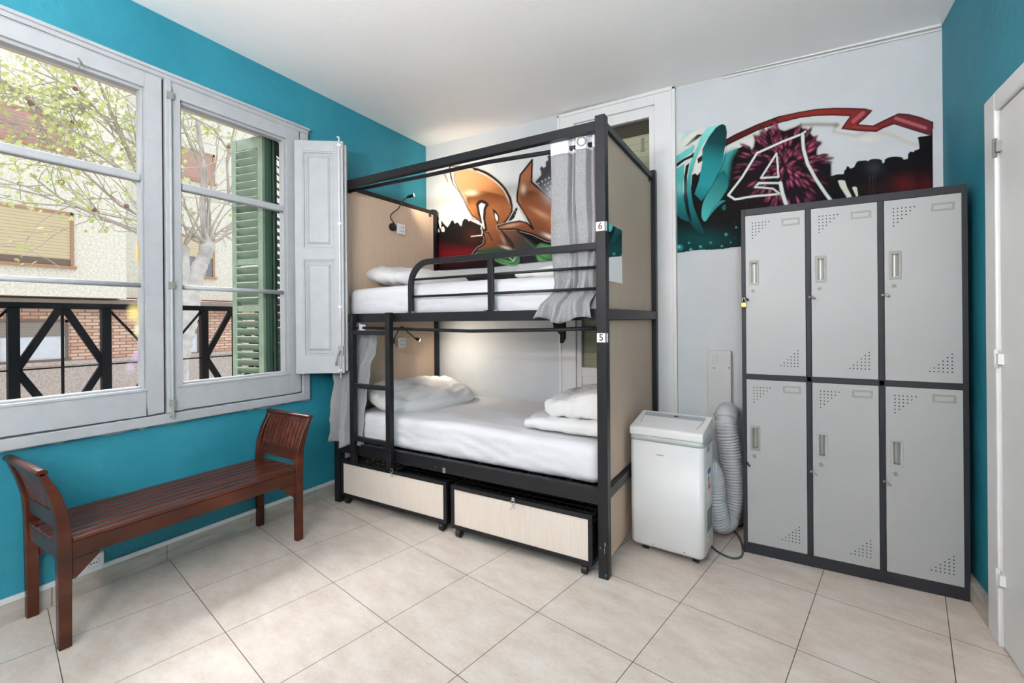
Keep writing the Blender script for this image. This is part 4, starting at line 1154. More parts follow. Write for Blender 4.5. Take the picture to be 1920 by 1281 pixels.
# power cable
kp = bez([A(.36, DP + .02, .10), A(.34, DP + .05, .008), A(.40, DP - .02, .006), A(.475, DP - .05, .006), A(.515, DP + .0, .006), A(.50, DP + .12, .006), A(.46, DP + .24, .006), A(.40, DP + .33, .006)], 80)
kp = [Vector((max(min(p.x, .9), -.9), p.y, max(p.z, .0058))) for p in kp]
ca = MB().tube(kp, .0055, 8).build('power_cable', M['cable']); tag(ca, 'dark grey power cable looped on the floor beside the air conditioner', 'cable')
c2 = MB().tube(bez([(-.36, 3.12, .006), (-.28, 3.06, .006), (-.235, 3.03, .006), (-.205, 3.08, .006), (-.2, 3.14, .006)], 30), .005, 8).build('power_cable', M['black_plastic']); tag(c2, 'black cable lying on the floor at the skirting behind the lockers', 'cable')

# duct cover on the back wall
DC = thing('duct_cover', (-.345, 3.18, .25), 'grey metal cover box on the white wall behind the air conditioner hose', 'cover')
MB().box(-.408, -.272, 3.165, 3.219, .26, 1.046).build('cover_box', M['duct'], DC, bevel=.002)
tx = MB()
for i, x in enumerate((-.378, -.365, -.352)):
    for k in range(4): tx.box(x, x + .003, 3.1638, 3.165, .962 + k * .0155 - (0 if i < 2 else -.008), .971 + k * .0155 - (0 if i < 2 else -.008))
tx.build('printed_marks', M['greytext'], DC)
sw = MB()
for x, z in ((-.37, .935), (-.283, .94), (-.372, .64), (-.283, .3)): sw.cyl((x, 3.163, z), (x, 3.166, z), .004, 10)
sw.build('screws', M['hole'], DC)
MB().box(-.2665, -.2645, 3.2185, 3.2195, .62, 1.03).build('red_strip', M['red'], DC)
# ------------------------------------------------------------------ MURALS (paint on the back wall)
def smooth_poly(p, n=6):
    p = np.array(p, float); out = []; N = len(p)
    for i in range(N):
        p0, p1, p2, p3 = p[(i - 1) % N], p[i], p[(i + 1) % N], p[(i + 2) % N]
        for k in range(n):
            t = k / n
            out.append(.5 * ((2 * p1) + (-p0 + p2) * t + (2 * p0 - 5 * p1 + 4 * p2 - p3) * t * t + (-p0 + 3 * p1 - 3 * p2 + p3) * t ** 3))
    return np.array(out)
def smooth_line(p, n=6):
    p = np.array(p, float); out = []; N = len(p)
    for i in range(N - 1):
        p0, p1, p2, p3 = p[max(i - 1, 0)], p[i], p[i + 1], p[min(i + 2, N - 1)]
        for k in range(n):
            t = k / n
            out.append(.5 * ((2 * p1) + (-p0 + p2) * t + (2 * p0 - 5 * p1 + 4 * p2 - p3) * t * t + (-p0 + 3 * p1 - 3 * p2 + p3) * t ** 3))
    out.append(p[-1]); return np.array(out)

class Painter:
    def __init__(s, xa, xb, za, zb, step, y, T):
        s.nx = int((xb - xa) / step) + 1; s.nz = int((zb - za) / step) + 1
        X, Z = np.meshgrid(np.linspace(xa, xb, s.nx), np.linspace(za, zb, s.nz), indexing='ij')
        s.X = X.ravel(); s.Z = Z.ravel(); s.y = y
        r = s.X * cR[0] + y * cR[1]; d = s.X * cD[0] + y * cD[1]
        uu = F * r / d; vv = -F * (s.Z - CAMZ) / d
        s.u0 = 960 + uu * math.cos(ROLL) - vv * math.sin(ROLL); s.v0 = V0 + vv * math.cos(ROLL) + uu * math.sin(ROLL)
        s.col = np.ones((len(s.X), 3)); s.al = np.zeros(len(s.X)); s.setT(*T)
    def setT(s, ou, ov, sc): s.u = (s.u0 - ou) * sc; s.v = (s.v0 - ov) * sc; s.k = sc
    def dist(s, pts, close=True):
        best = np.full(len(s.u), 1e9); ins = np.zeros(len(s.u), bool); n = len(pts)
        for i in range(n if close else n - 1):
            ax, ay = pts[i]; bx, by = pts[(i + 1) % n]; ex, ey = bx - ax, by - ay; L = ex * ex + ey * ey + 1e-9
            t = np.clip(((s.u - ax) * ex + (s.v - ay) * ey) / L, 0, 1)
            dx = s.u - ax - t * ex; dy = s.v - ay - t * ey; best = np.minimum(best, dx * dx + dy * dy)
            if close:
                c = (ay > s.v) != (by > s.v)
                with np.errstate(divide='ignore', invalid='ignore'): xx = (bx - ax) * (s.v - ay) / (by - ay + 1e-12) + ax
                ins ^= c & (s.u < xx)
        d = np.sqrt(best); return np.where(ins, -d, d) if close else d
    def put(s, a, rgb):
        a = np.clip(a, 0, 1)
        c = np.array([lin(rgb)]) if not isinstance(rgb, np.ndarray) else rgb
        s.col = np.where(s.al[:, None] > 0, s.col * (1 - a[:, None]) + c * a[:, None], c * np.ones_like(s.col)); 
        s.al = s.al + (1 - s.al) * a
    def grad(s, stops, p, q):
        p = np.array(p, float); q = np.array(q, float); e = q - p
        t = np.clip(((s.u - p[0]) * e[0] + (s.v - p[1]) * e[1]) / (e @ e), 0, 1)
        ks = [k for k, _ in stops]; cs = np.array([lin(c) for _, c in stops])
        return np.stack([np.interp(t, ks, cs[:, i]) for i in range(3)], 1)
    def poly(s, pts, rgb, soft=1.0, sm=True, grow=0, op=1.0):
        pts = smooth_poly(pts) if sm else pts; d = s.dist(pts) - grow; w = soft * s.k * .5
        s.put(op * np.clip(.5 - d / (2 * w), 0, 1), rgb)
    def line(s, pts, w, rgb, soft=1.0, sm=True, close=False, op=1.0):
        if sm: pts = smooth_poly(pts) if close else smooth_line(pts)
        d = s.dist(pts, close); d = np.abs(d) - w / 2; k = soft * s.k * .5
        s.put(op * np.clip(.5 - d / (2 * k), 0, 1), rgb)
    def blob(s, c, rx, ry, rgb, op=1.0, ang=0):
        dx = s.u - c[0]; dy = s.v - c[1]; ca, sa = math.cos(ang), math.sin(ang)
        X = (dx * ca + dy * sa) / rx; Y = (-dx * sa + dy * ca) / ry
        s.put(op * np.exp(-(X * X + Y * Y)), rgb)
    def ell(s, c, rx, ry, ang, rgb, soft=.25, op=1.0):
        dx = s.u - c[0]; dy = s.v - c[1]; ca, sa = math.cos(ang), math.sin(ang)
        q = np.sqrt(((dx * ca + dy * sa) / rx) ** 2 + ((-dx * sa + dy * ca) / ry) ** 2)
        s.put(op * np.clip((1 - q) / soft, 0, 1), rgb)
    def mesh(s, name, label):
        keep = s.al.reshape(s.nx, s.nz) > .02
        idx = np.arange(s.nx * s.nz).reshape(s.nx, s.nz)
        k = keep[:-1, :-1] | keep[1:, :-1] | keep[1:, 1:] | keep[:-1, 1:]
        quads = np.stack([idx[:-1, :-1][k], idx[1:, :-1][k], idx[1:, 1:][k], idx[:-1, 1:][k]], 1)
        used = np.unique(quads); remap = np.full(s.nx * s.nz, -1); remap[used] = np.arange(len(used)); quads = remap[quads]
        co = np.stack([s.X[used], np.full(len(used), s.y), s.Z[used]], 1); org = co.mean(0)
        me = bpy.data.meshes.new(name); me.vertices.add(len(used)); me.vertices.foreach_set('co', (co - org).ravel())
        me.loops.add(quads.size); me.loops.foreach_set('vertex_index', quads.ravel())
        me.polygons.add(len(quads)); me.polygons.foreach_set('loop_start', np.arange(0, quads.size, 4)); me.polygons.foreach_set('loop_total', np.full(len(quads), 4))
        me.update(calc_edges=True)
        at = me.color_attributes.new('paint', 'FLOAT_COLOR', 'POINT')
        rgba = np.concatenate([s.col[used], s.al[used][:, None]], 1); at.data.foreach_set('color', rgba.ravel())
        o = bpy.data.objects.new(name, me); COL.objects.link(o); o.location = org
        m, t, b = nt('mural_spray_paint'); ca = t.nodes.new('ShaderNodeVertexColor'); ca.layer_name = 'paint'
        v = coords(t)
        wallc = ramp(t, noise_n(t, v, 2.0, 5, .6), [(.35, lin((190, 194, 198))), (.7, lin((198, 202, 206)))])
        t.links.new(mix(t, ca.outputs['Alpha'], wallc, ca.outputs['Color']), b.inputs['Base Color'])
        b.inputs['Roughness'].default_value = .6; b.inputs['Specular IOR Level'].default_value = .08
        bump(t, b, noise_n(t, v, 9, 8, .6), .35, .02)
        me.materials.append(m); tag(o, label, 'mural'); return o

YM = YB - .0015
# ---- left mural: orange lettering over a dark city, seen behind the upper bunk
P = Painter(-2.72, -1.47, 1.66, 2.66, .0036, YM, (790, 270, 5.338))
# fade in from the left: dark skyline with red glow
sky = [(60, 800), (130, 760), (165, 720), (180, 760), (205, 770), (225, 800), (262, 835), (285, 800), (300, 770), (318, 762), (335, 798), (355, 785), (372, 790), (385, 815), (402, 822), (412, 775), (430, 748), (455, 752), (478, 775), (500, 762), (530, 775), (560, 800), (600, 815), (650, 850), (800, 860), (940, 850), (1090, 900), (1250, 960), (1440, 980), (1440, 1160), (1330, 1168), (1000, 1200), (700, 1238), (130, 1274), (60, 1280)]
P.poly(sky, (22, 18, 20), 1.2, False)
P.blob((290, 1110), 210, 75, (118, 22, 32), .85); P.blob((520, 930), 90, 80, (84, 42, 30), .5); P.blob((470, 1080), 100, 46, (120, 24, 34), .6); P.blob((180, 1050), 90, 50, (86, 20, 30), .4)
P.blob((640, 1210), 200, 60, (40, 30, 26), .4)
for p_ in ([(172, 770), (190, 745), (200, 800), (190, 850)], [(200, 870), (205, 835), (222, 828), (234, 860), (225, 880)], [(168, 850), (178, 860), (180, 880), (165, 885)]): P.poly(p_, (214, 214, 212), .6)
# small spark
P.poly([(206, 268), (235, 268), (240, 300), (272, 385), (262, 380), (228, 310)], (120, 110, 96), .8, False); P.poly([(218, 276), (230, 276), (236, 310), (258, 360), (232, 306)], (214, 210, 200), .8, False)
org_ = lambda: P.grad([(0, (212, 168, 126)), (.35, (188, 128, 84)), (.6, (158, 96, 60)), (.85, (126, 76, 50)), (1, (78, 56, 46))], (360, 260), (860, 1040))
R_out = [(285, 225), (420, 228), (560, 250), (660, 300), (760, 370), (840, 450), (890, 540), (908, 620), (905, 680), (862, 745), (822, 798), (762, 826), (800, 870), (850, 940), (905, 1010), (930, 1065), (560, 1075), (515, 1105), (560, 1045), (628, 1005), (640, 960), (622, 900), (605, 850), (612, 800), (575, 755), (512, 720), (470, 650), (430, 560), (380, 470), (322, 400), (300, 330)]
P.poly(R_out, (214, 206, 198), 1, False, 11)
P.poly(R_out, (28, 24, 23), 1, False, 8)
P.poly(R_out, org_(), 1, False, -9)
P.poly([(296, 236), (330, 300), (345, 400), (450, 560), (520, 700), (480, 650), (380, 470), (322, 400), (300, 300)], (226, 218, 206), 2, False)
P.line([(330, 300), (345, 400), (450, 580), (515, 712)], 7, (70, 58, 50), 1)
P.line([(300, 236), (440, 240), (560, 268)], 14, (214, 206, 196), 3)
P.line([(530, 250), (640, 285), (740, 352), (820, 430), (880, 530), (900, 610)], 26, (36, 32, 34), 1.5)
P.line([(560, 275), (660, 320), (750, 385), (825, 465), (870, 560), (885, 640)], 8, (232, 226, 218), 2.5)
P.poly([(452, 555), (480, 500), (540, 468), (620, 468), (720, 490), (820, 520), (875, 575), (892, 650), (850, 740), (800, 800), (740, 815), (700, 830), (690, 900), (660, 960), (600, 980), (640, 930), (620, 860), (600, 780), (520, 705), (480, 640)], P.grad([(0, (166, 116, 76)), (.12, (118, 70, 38)), (.4, (142, 86, 50)), (.8, (140, 84, 54)), (1, (100, 64, 46))], (560, 460), (680, 980)), 4)
P.blob((500, 490), 60, 26, (250, 236, 212), .8); P.blob((520, 640), 50, 70, (184, 120, 72), .7); P.blob((740, 700), 60, 70, (172, 114, 76), .55); P.blob((860, 680), 30, 60, (166, 106, 66), .5)
# counter of the letter and lightning line
cnt = [(555, 605), (575, 575), (600, 566), (640, 578), (668, 605), (640, 650), (634, 760), (652, 860), (628, 870), (612, 850), (600, 770), (575, 700), (566, 650)]
P.poly(cnt, (34, 30, 28), 1, False, 8); P.poly([(574, 612), (600, 590), (640, 605), (622, 650), (616, 740), (636, 852), (620, 846), (606, 770), (590, 700), (580, 650)], (226, 222, 216), 1, False)
P.line([(505, 765), (560, 790), (608, 812)], 15, (228, 224, 216), 1.2, False); P.line([(505, 745), (570, 765), (600, 790)], 7, (36, 30, 28), 1)
P.line([(618, 770), (598, 850), (612, 862), (606, 915), (500, 925)], 9, (232, 226, 218), 1.2, False)
P.line([(604, 858), (656, 892), (672, 885), (708, 968)], 9, (36, 28, 26), 1, False); P.line([(612, 905), (640, 960), (626, 1005), (560, 1040)], 8, (36, 28, 26), 1)
P.poly([(712, 645), (745, 670), (776, 715), (780, 745), (764, 808), (742, 770), (722, 700)], (34, 30, 28), 1, False); P.poly([(734, 690), (758, 712), (768, 745), (758, 780), (740, 740)], (226, 222, 216), 1, False)
P.line([(750, 826), (830, 790), (880, 730), (912, 665)], 9, (34, 30, 28), 1)
# small dark wedge with dots between the letters
P.poly([(862, 775), (880, 740), (950, 618), (1000, 690), (1055, 790), (985, 768)], (222, 222, 220), 1, False); P.poly([(866, 772), (950, 632), (966, 650), (930, 742), (900, 766)], (44, 34, 34), 1, False)
rs_ = np.random.RandomState(4)
for i in range(34): P.ell((936 + rs_.uniform(-14, 22), 710 + rs_.uniform(-50, 50)), 2.6, 2.6, 0, (220, 220, 216), .9, .8)
# second letter
N_out = [(1110, 158), (1104, 380), (1160, 432), (1250, 512), (1345, 598), (1440, 690), (1440, 1000), (1250, 965), (1110, 900), (935, 852), (775, 858), (760, 825), (860, 795), (985, 772), (1060, 792), (1118, 852), (1050, 720), (960, 575), (958, 520), (990, 310)]
P.poly(N_out, (214, 206, 198), 1, False, 11); P.poly(N_out, (28, 24, 23), 1, False, 8)
P.poly(N_out, P.grad([(0, (142, 90, 62)), (.3, (158, 102, 70)), (.6, (140, 82, 52)), (1, (104, 64, 46))], (1050, 200), (1250, 960)), 1, False, -9)
P.poly([(985, 520), (1010, 470), (1040, 465), (1160, 480), (1260, 560), (1340, 640), (1440, 720), (1440, 900), (1200, 760), (1060, 720), (1000, 600)], P.grad([(0, (90, 52, 33)), (.3, (122, 72, 46)), (1, (150, 92, 60))], (1040, 450), (1180, 800)), 8)
P.blob((1020, 450), 26, 46, (236, 214, 196), .8, 0); P.blob((1200, 700), 110, 26, (222, 168, 136), .5, .5); P.blob((1290, 930), 70, 20, (240, 230, 220), .9, .4); P.blob((900, 815), 90, 18, (214, 170, 140), .6, -.2)
P.blob((1300, 820), 60, 80, (164, 100, 64), .5)
P.line([(1104, 380), (1160, 432), (1345, 598), (1440, 690)], 20, (34, 32, 34), 1)
P.line([(1120, 376), (1180, 425), (1350, 575), (1440, 650)], 8, (232, 230, 226), 1.4)
# legs running into green
P.poly([(790, 870), (860, 940), (930, 1050), (960, 1062), (1100, 1045), (1190, 1030), (1040, 930), (930, 862)], P.grad([(0, (124, 84, 64)), (.5, (84, 62, 54)), (1, (44, 60, 52))], (830, 860), (1100, 1050)), 2, False)
P.line([(780, 860), (930, 852), (1060, 940), (1180, 1040)], 9, (32, 28, 28), 1)
P.line([(805, 870), (900, 980), (930, 1070)], 14, (30, 28, 28), 1.5); P.blob((850, 1040), 50, 14, (226, 222, 210), .8, .3); P.blob((820, 960), 16, 60, (196, 160, 136), .5, -.4)
P.poly([(560, 1080), (700, 1040), (880, 1065), (980, 1100), (960, 1190), (930, 1215), (800, 1190), (690, 1130), (620, 1120)], (48, 78, 56), 8)
P.poly([(700, 1135), (830, 1160), (900, 1175), (940, 1130), (970, 1120), (985, 1180), (940, 1215), (820, 1205), (720, 1160)], P.grad([(0, (70, 110, 74)), (.6, (104, 160, 104)), (1, (60, 120, 76))], (700, 1140), (980, 1200)), 3)
P.line([(860, 1120), (920, 1172), (950, 1110)], 6, (214, 226, 200), 2, False); P.line([(720, 1140), (900, 1200), (960, 1150)], 5, (24, 40, 30), 1.5)
P.poly([(1130, 1090), (1180, 1000), (1260, 1010), (1440, 1060), (1440, 1160), (1300, 1170), (1180, 1180)], P.grad([(0, (60, 110, 70)), (.5, (96, 150, 96)), (1, (44, 84, 60))], (1130, 1000), (1330, 1170)), 4)
P.line([(1120, 1060), (1200, 1130), (1290, 1165)], 8, (28, 42, 34), 2); P.line([(1230, 1060), (1330, 1130)], 7, (28, 42, 34), 2); P.line([(1040, 960), (1130, 1040)], 10, (70, 92, 92), 3)
P.poly([(1000, 1090), (1130, 1080), (1170, 1180), (1010, 1200)], (44, 40, 46), 4, False)
# splatter at the top right
spl = [(1142, 380), (1170, 345), (1200, 310), (1195, 270), (1185, 245), (1205, 222), (1225, 240), (1245, 225), (1245, 180), (1270, 160), (1262, 125), (1290, 100), (1295, 60), (1440, 40), (1440, 650), (1350, 570), (1230, 480)]
P.poly(spl, (58, 56, 62), 2, False)
P.blob((1330, 480), 90, 110, (196, 200, 206), .85); P.blob((1250, 430), 60, 50, (140, 142, 148), .6)
for i in range(16):
    for j in range(9):
        x_ = 1174 + 34 * i + 27 * j; y_ = 394 - 19 * i + 36 * j
        if x_ > 1440 or y_ < 372 - .72 * (x_ - 1173) or y_ > 378 + .80 * (x_ - 1142): continue
        r_ = 11 + rs_.uniform(-2, 2)
        P.ell((x_ + rs_.uniform(-3, 3), y_ + rs_.uniform(-3, 3)), r_, r_, 0, (222, 227, 232), .6, .85)
P.mesh('wall_mural', 'spray painted mural of orange brown letters over a dark skyline, behind the upper bunk')

# ---- right mural
P = Painter(-.598, .705, 1.62, 2.50, .0034, YM, (1260, 190, 4.27))
P.blob((340, 110), 130, 90, (226, 216, 200), .7); P.blob((150, 300), 120, 120, (228, 216, 196), .7); P.blob((560, 330), 140, 60, (226, 220, 208), .5); P.blob((200, 510), 40, 80, (222, 216, 204), .8)
# shadow of the ribbon
P.line([(430, 350), (560, 300), (700, 262), (800, 240)], 12, (150, 146, 142), 8, True, False, .7)
P.line([(1030, 185), (1160, 182), (1260, 185), (1330, 188)], 26, (96, 94, 94), 9, True, False, .8)
P.setT(1500, 190, 6.1)
P.line([(40, 275), (200, 268), (420, 272)], 34, (100, 98, 98), 9, False, False, .75)
P.line([(420, 272), (380, 350), (640, 395), (760, 360)], 38, (104, 102, 102), 10, False, False, .75)
P.line([(900, 350), (1050, 385), (1200, 455), (1350, 510)], 60, (150, 146, 140), 14, True, False, .7)
P.blob((780, 430), 160, 40, (226, 220, 200), .5)
# dark base on the right
dk = [(-260, 830), (330, 860), (420, 835), (500, 830), (503, 790), (525, 775), (530, 748), (548, 740), (566, 750), (575, 768), (618, 752), (632, 720), (650, 690), (680, 678), (760, 674), (782, 684), (800, 664), (850, 655), (918, 660), (940, 675), (946, 705), (960, 705), (968, 665), (1000, 645), (1060, 630), (1130, 630), (1170, 640), (1190, 664), (1232, 655), (1236, 600), (1262, 570), (1300, 580), (1310, 558), (1345, 552), (1364, 540), (1358, 480), (1344, 415), (1370, 403), (1460, 392), (1523, 372), (1523, 1530), (-260, 1660)]
P.poly(dk, (14, 14, 17), 1, False)
P.blob((1200, 960), 160, 110, (92, 22, 26), .75); P.blob((1440, 950), 80, 110, (84, 22, 26), .6); P.blob((900, 1000), 260, 70, (46, 22, 26), .6); P.blob((840, 760), 90, 80, (52, 56, 68), .7)
for x_ in (795, 855, 830): P.line([(x_, 850), (x_ - 4, 1060)], 4, (84, 88, 96), 1, False, False, .5)
# ribbon
P.setT(0, 0, 1)
rb = [(1308, 298), (1340, 273), (1378, 252), (1420, 233), (1460, 218), (1500, 209.5), (1530, 204.5), (1565, 202), (1600, 202.5), (1622, 203.5), (1636, 207), (1624, 220), (1609, 233), (1637, 235.5), (1660, 224), (1685, 212.5), (1705, 214), (1728, 220), (1749.5, 228.5), (1749.5, 252), (1740, 253), (1710, 244), (1676, 233), (1655, 241), (1643, 247.5), (1610, 246), (1577, 242), (1586, 229), (1594, 218), (1560, 216.5), (1530, 217.5), (1500, 221), (1460, 231), (1420, 245), (1380, 264), (1345, 282), (1309, 306)]
P.poly(rb, (30, 22, 26), 1, False, .5)
P.poly(rb, P.grad([(0, (50, 20, 26)), (.22, (84, 26, 28)), (.5, (136, 46, 38)), (.75, (118, 40, 42)), (1, (98, 38, 46))], (1308, 300), (1749, 240)), 1.6, False, -2)
P.line([(1600, 228), (1618, 212)], 7, (176, 92, 92), 3, False, False, .8); P.line([(1680, 222), (1735, 240)], 6, (176, 104, 110), 3, False, False, .8); P.line([(1600, 238), (1645, 241)], 4, (160, 60, 56), 2, False, False, .6)
# teal and black forms on the left
P.setT(1260, 190, 4.27)
P.poly([(25, 860), (150, 700), (160, 590), (185, 575), (205, 590), (230, 560), (260, 600), (330, 560), (420, 440), (500, 385), (580, 355), (625, 360), (640, 400), (640, 560), (700, 900), (700, 1190), (380, 1185), (40, 1215), (25, 1215)], (16, 14, 16), 1.5, False)
P.poly([(640, 380), (900, 300), (1281, 500), (1281, 1100), (640, 1100)], (18, 14, 18), 5, False)
P.poly([(400, 420), (520, 370), (470, 470), (450, 640), (420, 720), (380, 640), (360, 520)], P.grad([(0, (60, 150, 150)), (1, (20, 84, 88))], (400, 400), (440, 720)), 10)
P.blob((230, 1120), 260, 90, (10, 70, 72), .8); P.blob((60, 1110), 90, 90, (8, 60, 64), .6)
P.poly([(280, 90), (330, 125), (285, 145), (250, 170), (225, 215), (150, 255), (100, 300), (55, 345), (95, 250), (150, 200), (240, 135)], P.grad([(0, (140, 188, 196)), (1, (176, 208, 210))], (300, 100), (70, 330)), 1, False)
P.line([(280, 90), (330, 125), (285, 145)], 2.5, (60, 90, 96), .8, False)
tl = lambda: P.grad([(0, (128, 204, 198)), (.35, (78, 172, 168)), (.7, (26, 120, 122)), (1, (14, 66, 72))], (200, 260), (150, 1000))
P.poly([(28, 440), (90, 400), (170, 350), (180, 370), (160, 410), (30, 500)], tl(), 1, False)
P.poly([(28, 545), (100, 495), (96, 600), (88, 720), (110, 860), (138, 968), (70, 940), (28, 890)], tl(), 1, False)
P.poly([(165, 440), (205, 350), (225, 290), (280, 215), (340, 180), (390, 171), (425, 180), (350, 230), (290, 290), (235, 370), (195, 450), (165, 560), (152, 690), (170, 830), (215, 950), (256, 1056), (190, 1030), (140, 950), (112, 800), (118, 660), (140, 520)], tl(), 1, True)
P.poly([(243, 380), (290, 290), (350, 212), (400, 178), (432, 195), (442, 250), (430, 350), (395, 520), (340, 640), (290, 730), (238, 802), (180, 742), (215, 640), (240, 500)], P.grad([(0, (14, 52, 56)), (.25, (20, 66, 70)), (.5, (34, 128, 132)), (.8, (40, 140, 146)), (1, (24, 108, 112))], (400, 190), (240, 790)), 1, False)
P.poly([(236, 900), (250, 810), (300, 710), (400, 560), (440, 600), (448, 680), (400, 770), (330, 860), (285, 940), (262, 962), (245, 945)], P.grad([(0, (22, 96, 98)), (1, (72, 166, 162))], (420, 580), (260, 940)), 1, True)
P.poly([(290, 930), (330, 850), (380, 800), (430, 795), (400, 815), (350, 860)], (46, 128, 130), 1)
P.poly([(398, 850), (425, 825), (432, 850), (418, 875)], (24, 90, 96), 1)
P.line([(238, 802), (330, 660), (420, 470), (440, 300)], 4, (10, 28, 30), .8); P.line([(240, 380), (200, 440), (165, 560)], 3, (16, 50, 52), .8)
for pl_ in ([(100, 365), (150, 310), (205, 265), (246, 265), (200, 305), (140, 345)], [(24, 505), (90, 460), (150, 430), (178, 402), (168, 448), (100, 478), (28, 535)], [(110, 515), (142, 490), (122, 600), (118, 720), (135, 850), (165, 985), (120, 900), (92, 760), (96, 600)]): P.poly(pl_, (16, 24, 26), 1, False)
P.line([(90, 365), (160, 350), (180, 362), (155, 415)], 3, (20, 40, 42), .6)
P.blob((60, 700), 40, 60, (150, 214, 208), .4); P.blob((130, 330), 60, 20, (190, 224, 216), .4, -.6)
for (x_, y_, r_) in ((65, 1172, 34), (152, 1190, 20), (230, 1166, 18), (138, 1135, 13), (312, 1133, 13), (400, 1160, 13), (434, 1067, 17), (515, 1010, 12), (250, 1200, 8), (470, 1130, 8)):
    P.ell((x_, y_), r_, r_, 0, (28, 120, 116), .5); P.ell((x_ - r_ * .25, y_ - r_ * .2), r_ * .5, r_ * .5, 0, (120, 196, 188), .8)
for i in range(60): P.ell((rs_.uniform(180, 520), rs_.uniform(200, 1150)), 2.2, 2.2, 0, (120, 170, 168), .8, .6)
# thistle flower: petals radiate from its heart
fc = (900, 510)
P.poly([(640, 400), (660, 300), (760, 230), (830, 210), (900, 230), (1010, 190), (1090, 230), (1150, 290), (1170, 380), (1160, 480), (1190, 560), (1240, 600), (1200, 700), (1150, 850), (560, 860), (500, 740), (520, 620), (590, 520)], (26, 14, 22), 6, False)
pet = []
for i in range(170):
    a = rs_.uniform(0, 2 * PI); r = rs_.uniform(.05, 1) ** .75 * (355 if math.cos(a) > -.2 or math.sin(a) < 0 else 400)
    if math.sin(a) < -.6: r *= .93
    pet.append((r, a))
pet.sort(key=lambda q: -q[0])
for r, a in pet:
    x_ = fc[0] + r * math.cos(a); y_ = fc[1] + r * math.sin(a) * .98
    if x_ < 455: continue
    L_p = 26 + 24 * min(1, r / 250) + rs_.uniform(-4, 8); W_p = 14 + rs_.uniform(-1, 3)
    P.ell((x_ + 8 * math.cos(a), y_ + 8 * math.sin(a)), L_p * 1.25, W_p * 1.5, a, (22, 12, 18), .5, .85)
    br_ = rs_.uniform(.55, 1.0) * (1 if r < 330 else .7)
    P.ell((x_, y_), L_p, W_p, a, tuple(int(c * br_) for c in (196, 84, 124)), .9, .95)
    P.ell((x_ - 6 * math.cos(a), y_ - 6 * math.sin(a)), L_p * .5, W_p * .45, a, tuple(int(c * br_) for c in (232, 128, 160)), 1, .55)
# outline letter A
wh = (206, 214, 206)
for pts_, w_ in (([(1066, 243), (1040, 262), (880, 325), (680, 415), (640, 480), (560, 610), (450, 752), (505, 786), (640, 762), (862, 742)], 17), ([(1045, 262), (1052, 380), (1085, 500), (1150, 620), (1230, 740), (1300, 830)], 26), ([(836, 418), (775, 515), (712, 614), (852, 606), (845, 500), (836, 418)], 15), ([(665, 688), (695, 655), (868, 655), (880, 740), (905, 820)], 17), ([(665, 688), (720, 690), (810, 700), (858, 738)], 14)):
    P.line(pts_, w_ + 10, (22, 14, 18), 3, False, False, .7); P.line(pts_, w_, wh, .8, False)
P.line([(868, 655), (885, 740), (915, 830)], 30, wh, .8, False)
P.setT(1500, 190, 6.1)
for pl_ in ([(432, 908), (470, 902), (512, 908), (540, 990), (592, 1088), (560, 1150), (530, 1088), (460, 980)], [(596, 985), (625, 976), (650, 985), (664, 1076), (664, 1120), (636, 1076)]): P.poly(pl_, (200, 206, 190), 1, False)
# straight right and lower edges
P.al = np.where(P.u0 > 1749.6, 0, P.al)
low = 473 + (P.u0 - 1268) * (464 - 473) / 120.; P.al = np.where(P.v0 > low + 1.2 * np.sin(P.u0 * .09), 0, P.al)
P.mesh('wall_mural', 'spray painted mural of teal shapes, red ribbon and letter A above the lockers')
# ------------------------------------------------------------------ LIGHT
wd = bpy.data.worlds.new('sky'); scn.world = wd; wd.use_nodes = True
bg = wd.node_tree.nodes['Background']; bg.inputs[0].default_value = (.93, .97, 1.0, 1); bg.inputs[1].default_value = SKY

def look(o, d):
    o.rotation_euler = Vector(d).to_track_quat('-Z', 'Y').to_euler()
sd = bpy.data.lights.new('sun', 'SUN'); so = bpy.data.objects.new('sun', sd); COL.objects.link(so)
sd.energy = SUN; sd.angle = math.radians(50); sd.color = (1, .985, .96); so.location = (-6, 1, 8)
look(so, (1, .10, -1.2))

# portals help the sky light find the window and the added one
for y in (1.14, -1.1):
    ld = bpy.data.lights.new('window_portal', 'AREA'); lo_ = bpy.data.objects.new('window_portal', ld); COL.objects.link(lo_)
    ld.shape = 'RECTANGLE'; ld.size = 1.7; ld.size_y = 1.8; ld.cycles.is_portal = True; lo_.location = (XL - .31, y, 1.65); look(lo_, (1, 0, 0))

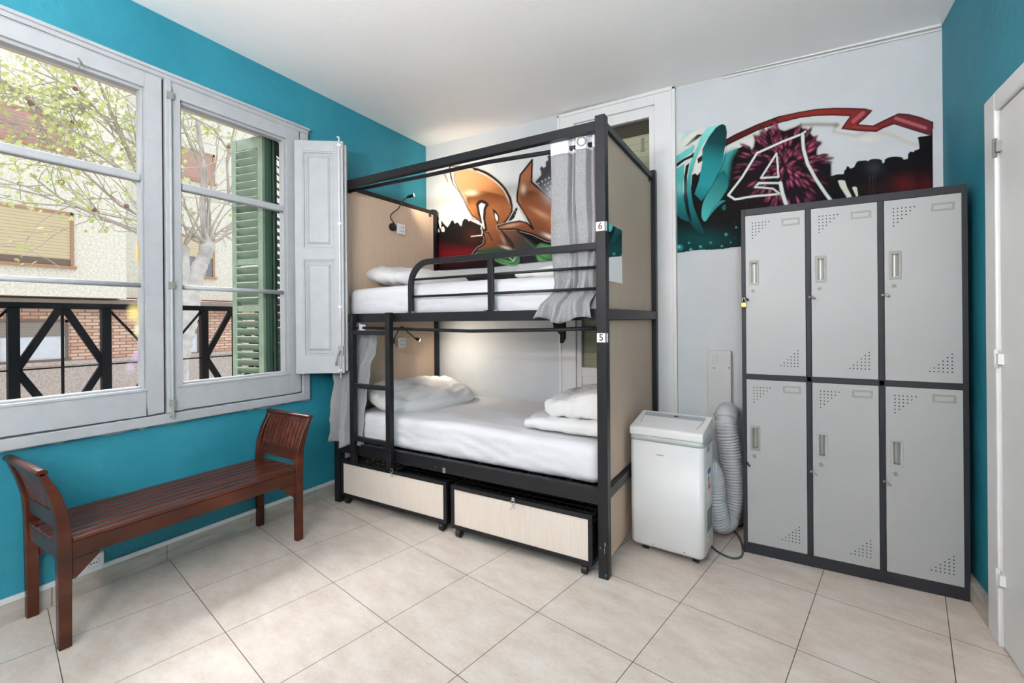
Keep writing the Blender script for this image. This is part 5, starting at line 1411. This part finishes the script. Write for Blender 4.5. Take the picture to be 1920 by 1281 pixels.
# fill lamps added out of view behind the camera to brighten the room
def fill_lamp(x, y, label):
    z = ceil_z(x, y) - 1.1
    o = thing('added_fill_lamp', (x, y, z), label, 'lamp')
    mb = MB(); mb.cyl((x, y, z + .15), (x, y, z + 1.08), .006, 8); mb.cyl((x, y, z + 1.08), (x, y, z + 1.099), .05, 20); mb.cyl((x, y, z + .135), (x, y, z + .17), .04, 20); mb.build('fill_stem', M['white_gloss'], o)
    rows = [[Vector((x + .15 * math.sin(PI * i / 16) * math.cos(2 * PI * j / 24), y + .15 * math.sin(PI * i / 16) * math.sin(2 * PI * j / 24), z + .15 * math.cos(PI * i / 16))) for j in range(24)] for i in range(17)]
    mb = MB(); mb.strip(rows, True, True); mb.build('fill_globe', M['fill_glow'], o)
    rows = [[Vector((x + r_ * math.sin(a) * math.cos(2 * PI * j / 32), y + r_ * math.sin(a) * math.sin(2 * PI * j / 32), z - r_ * math.cos(a))) for j in range(32)] for r_, a in [(.175, PI / 2 * i / 10) for i in range(11)] + [(.165, PI / 2 * i / 10) for i in range(10, -1, -1)]]
    mb = MB(); mb.strip(rows, True, True); mb.build('fill_bowl', M['white_gloss'], o)
fill_lamp(-.85, -.6, 'added fill lamp with a globe and white bowl on the window side'); fill_lamp(.3, -1.3, 'added fill lamp with a globe and white bowl at the far end of the room')

# the two reading lamps
def spot(p, d, e, ang, col=(1, .80, .56)):
    ld = bpy.data.lights.new('reading_light', 'SPOT'); lo_ = bpy.data.objects.new('reading_light', ld); COL.objects.link(lo_)
    ld.energy = e; ld.spot_size = math.radians(ang); ld.spot_blend = 1; ld.color = col; ld.shadow_soft_size = .012; lo_.location = p; look(lo_, d)
dd = (h2 - h1).normalized(); tg = on(852, 372, 1, YB); spot(h2 + dd * .006, tg - h2, 13, 140)
d4 = (h4 - h3).normalized(); spot(h4 + d4 * .006, Vector((.5, .5, -.35)), 7, 165, (1, .86, .68))

vs = scn.view_settings; vs.view_transform = 'Standard'; vs.look = 'None'; vs.gamma = 1; vs.exposure = EXPO; vs.use_curve_mapping = False
cy = scn.cycles
cy.use_denoising = True; cy.max_bounces = 10; cy.diffuse_bounces = 5; cy.glossy_bounces = 4; cy.transparent_max_bounces = 12; cy.transmission_bounces = 4
cy.sample_clamp_indirect = 8; cy.caustics_reflective = False; cy.caustics_refractive = False
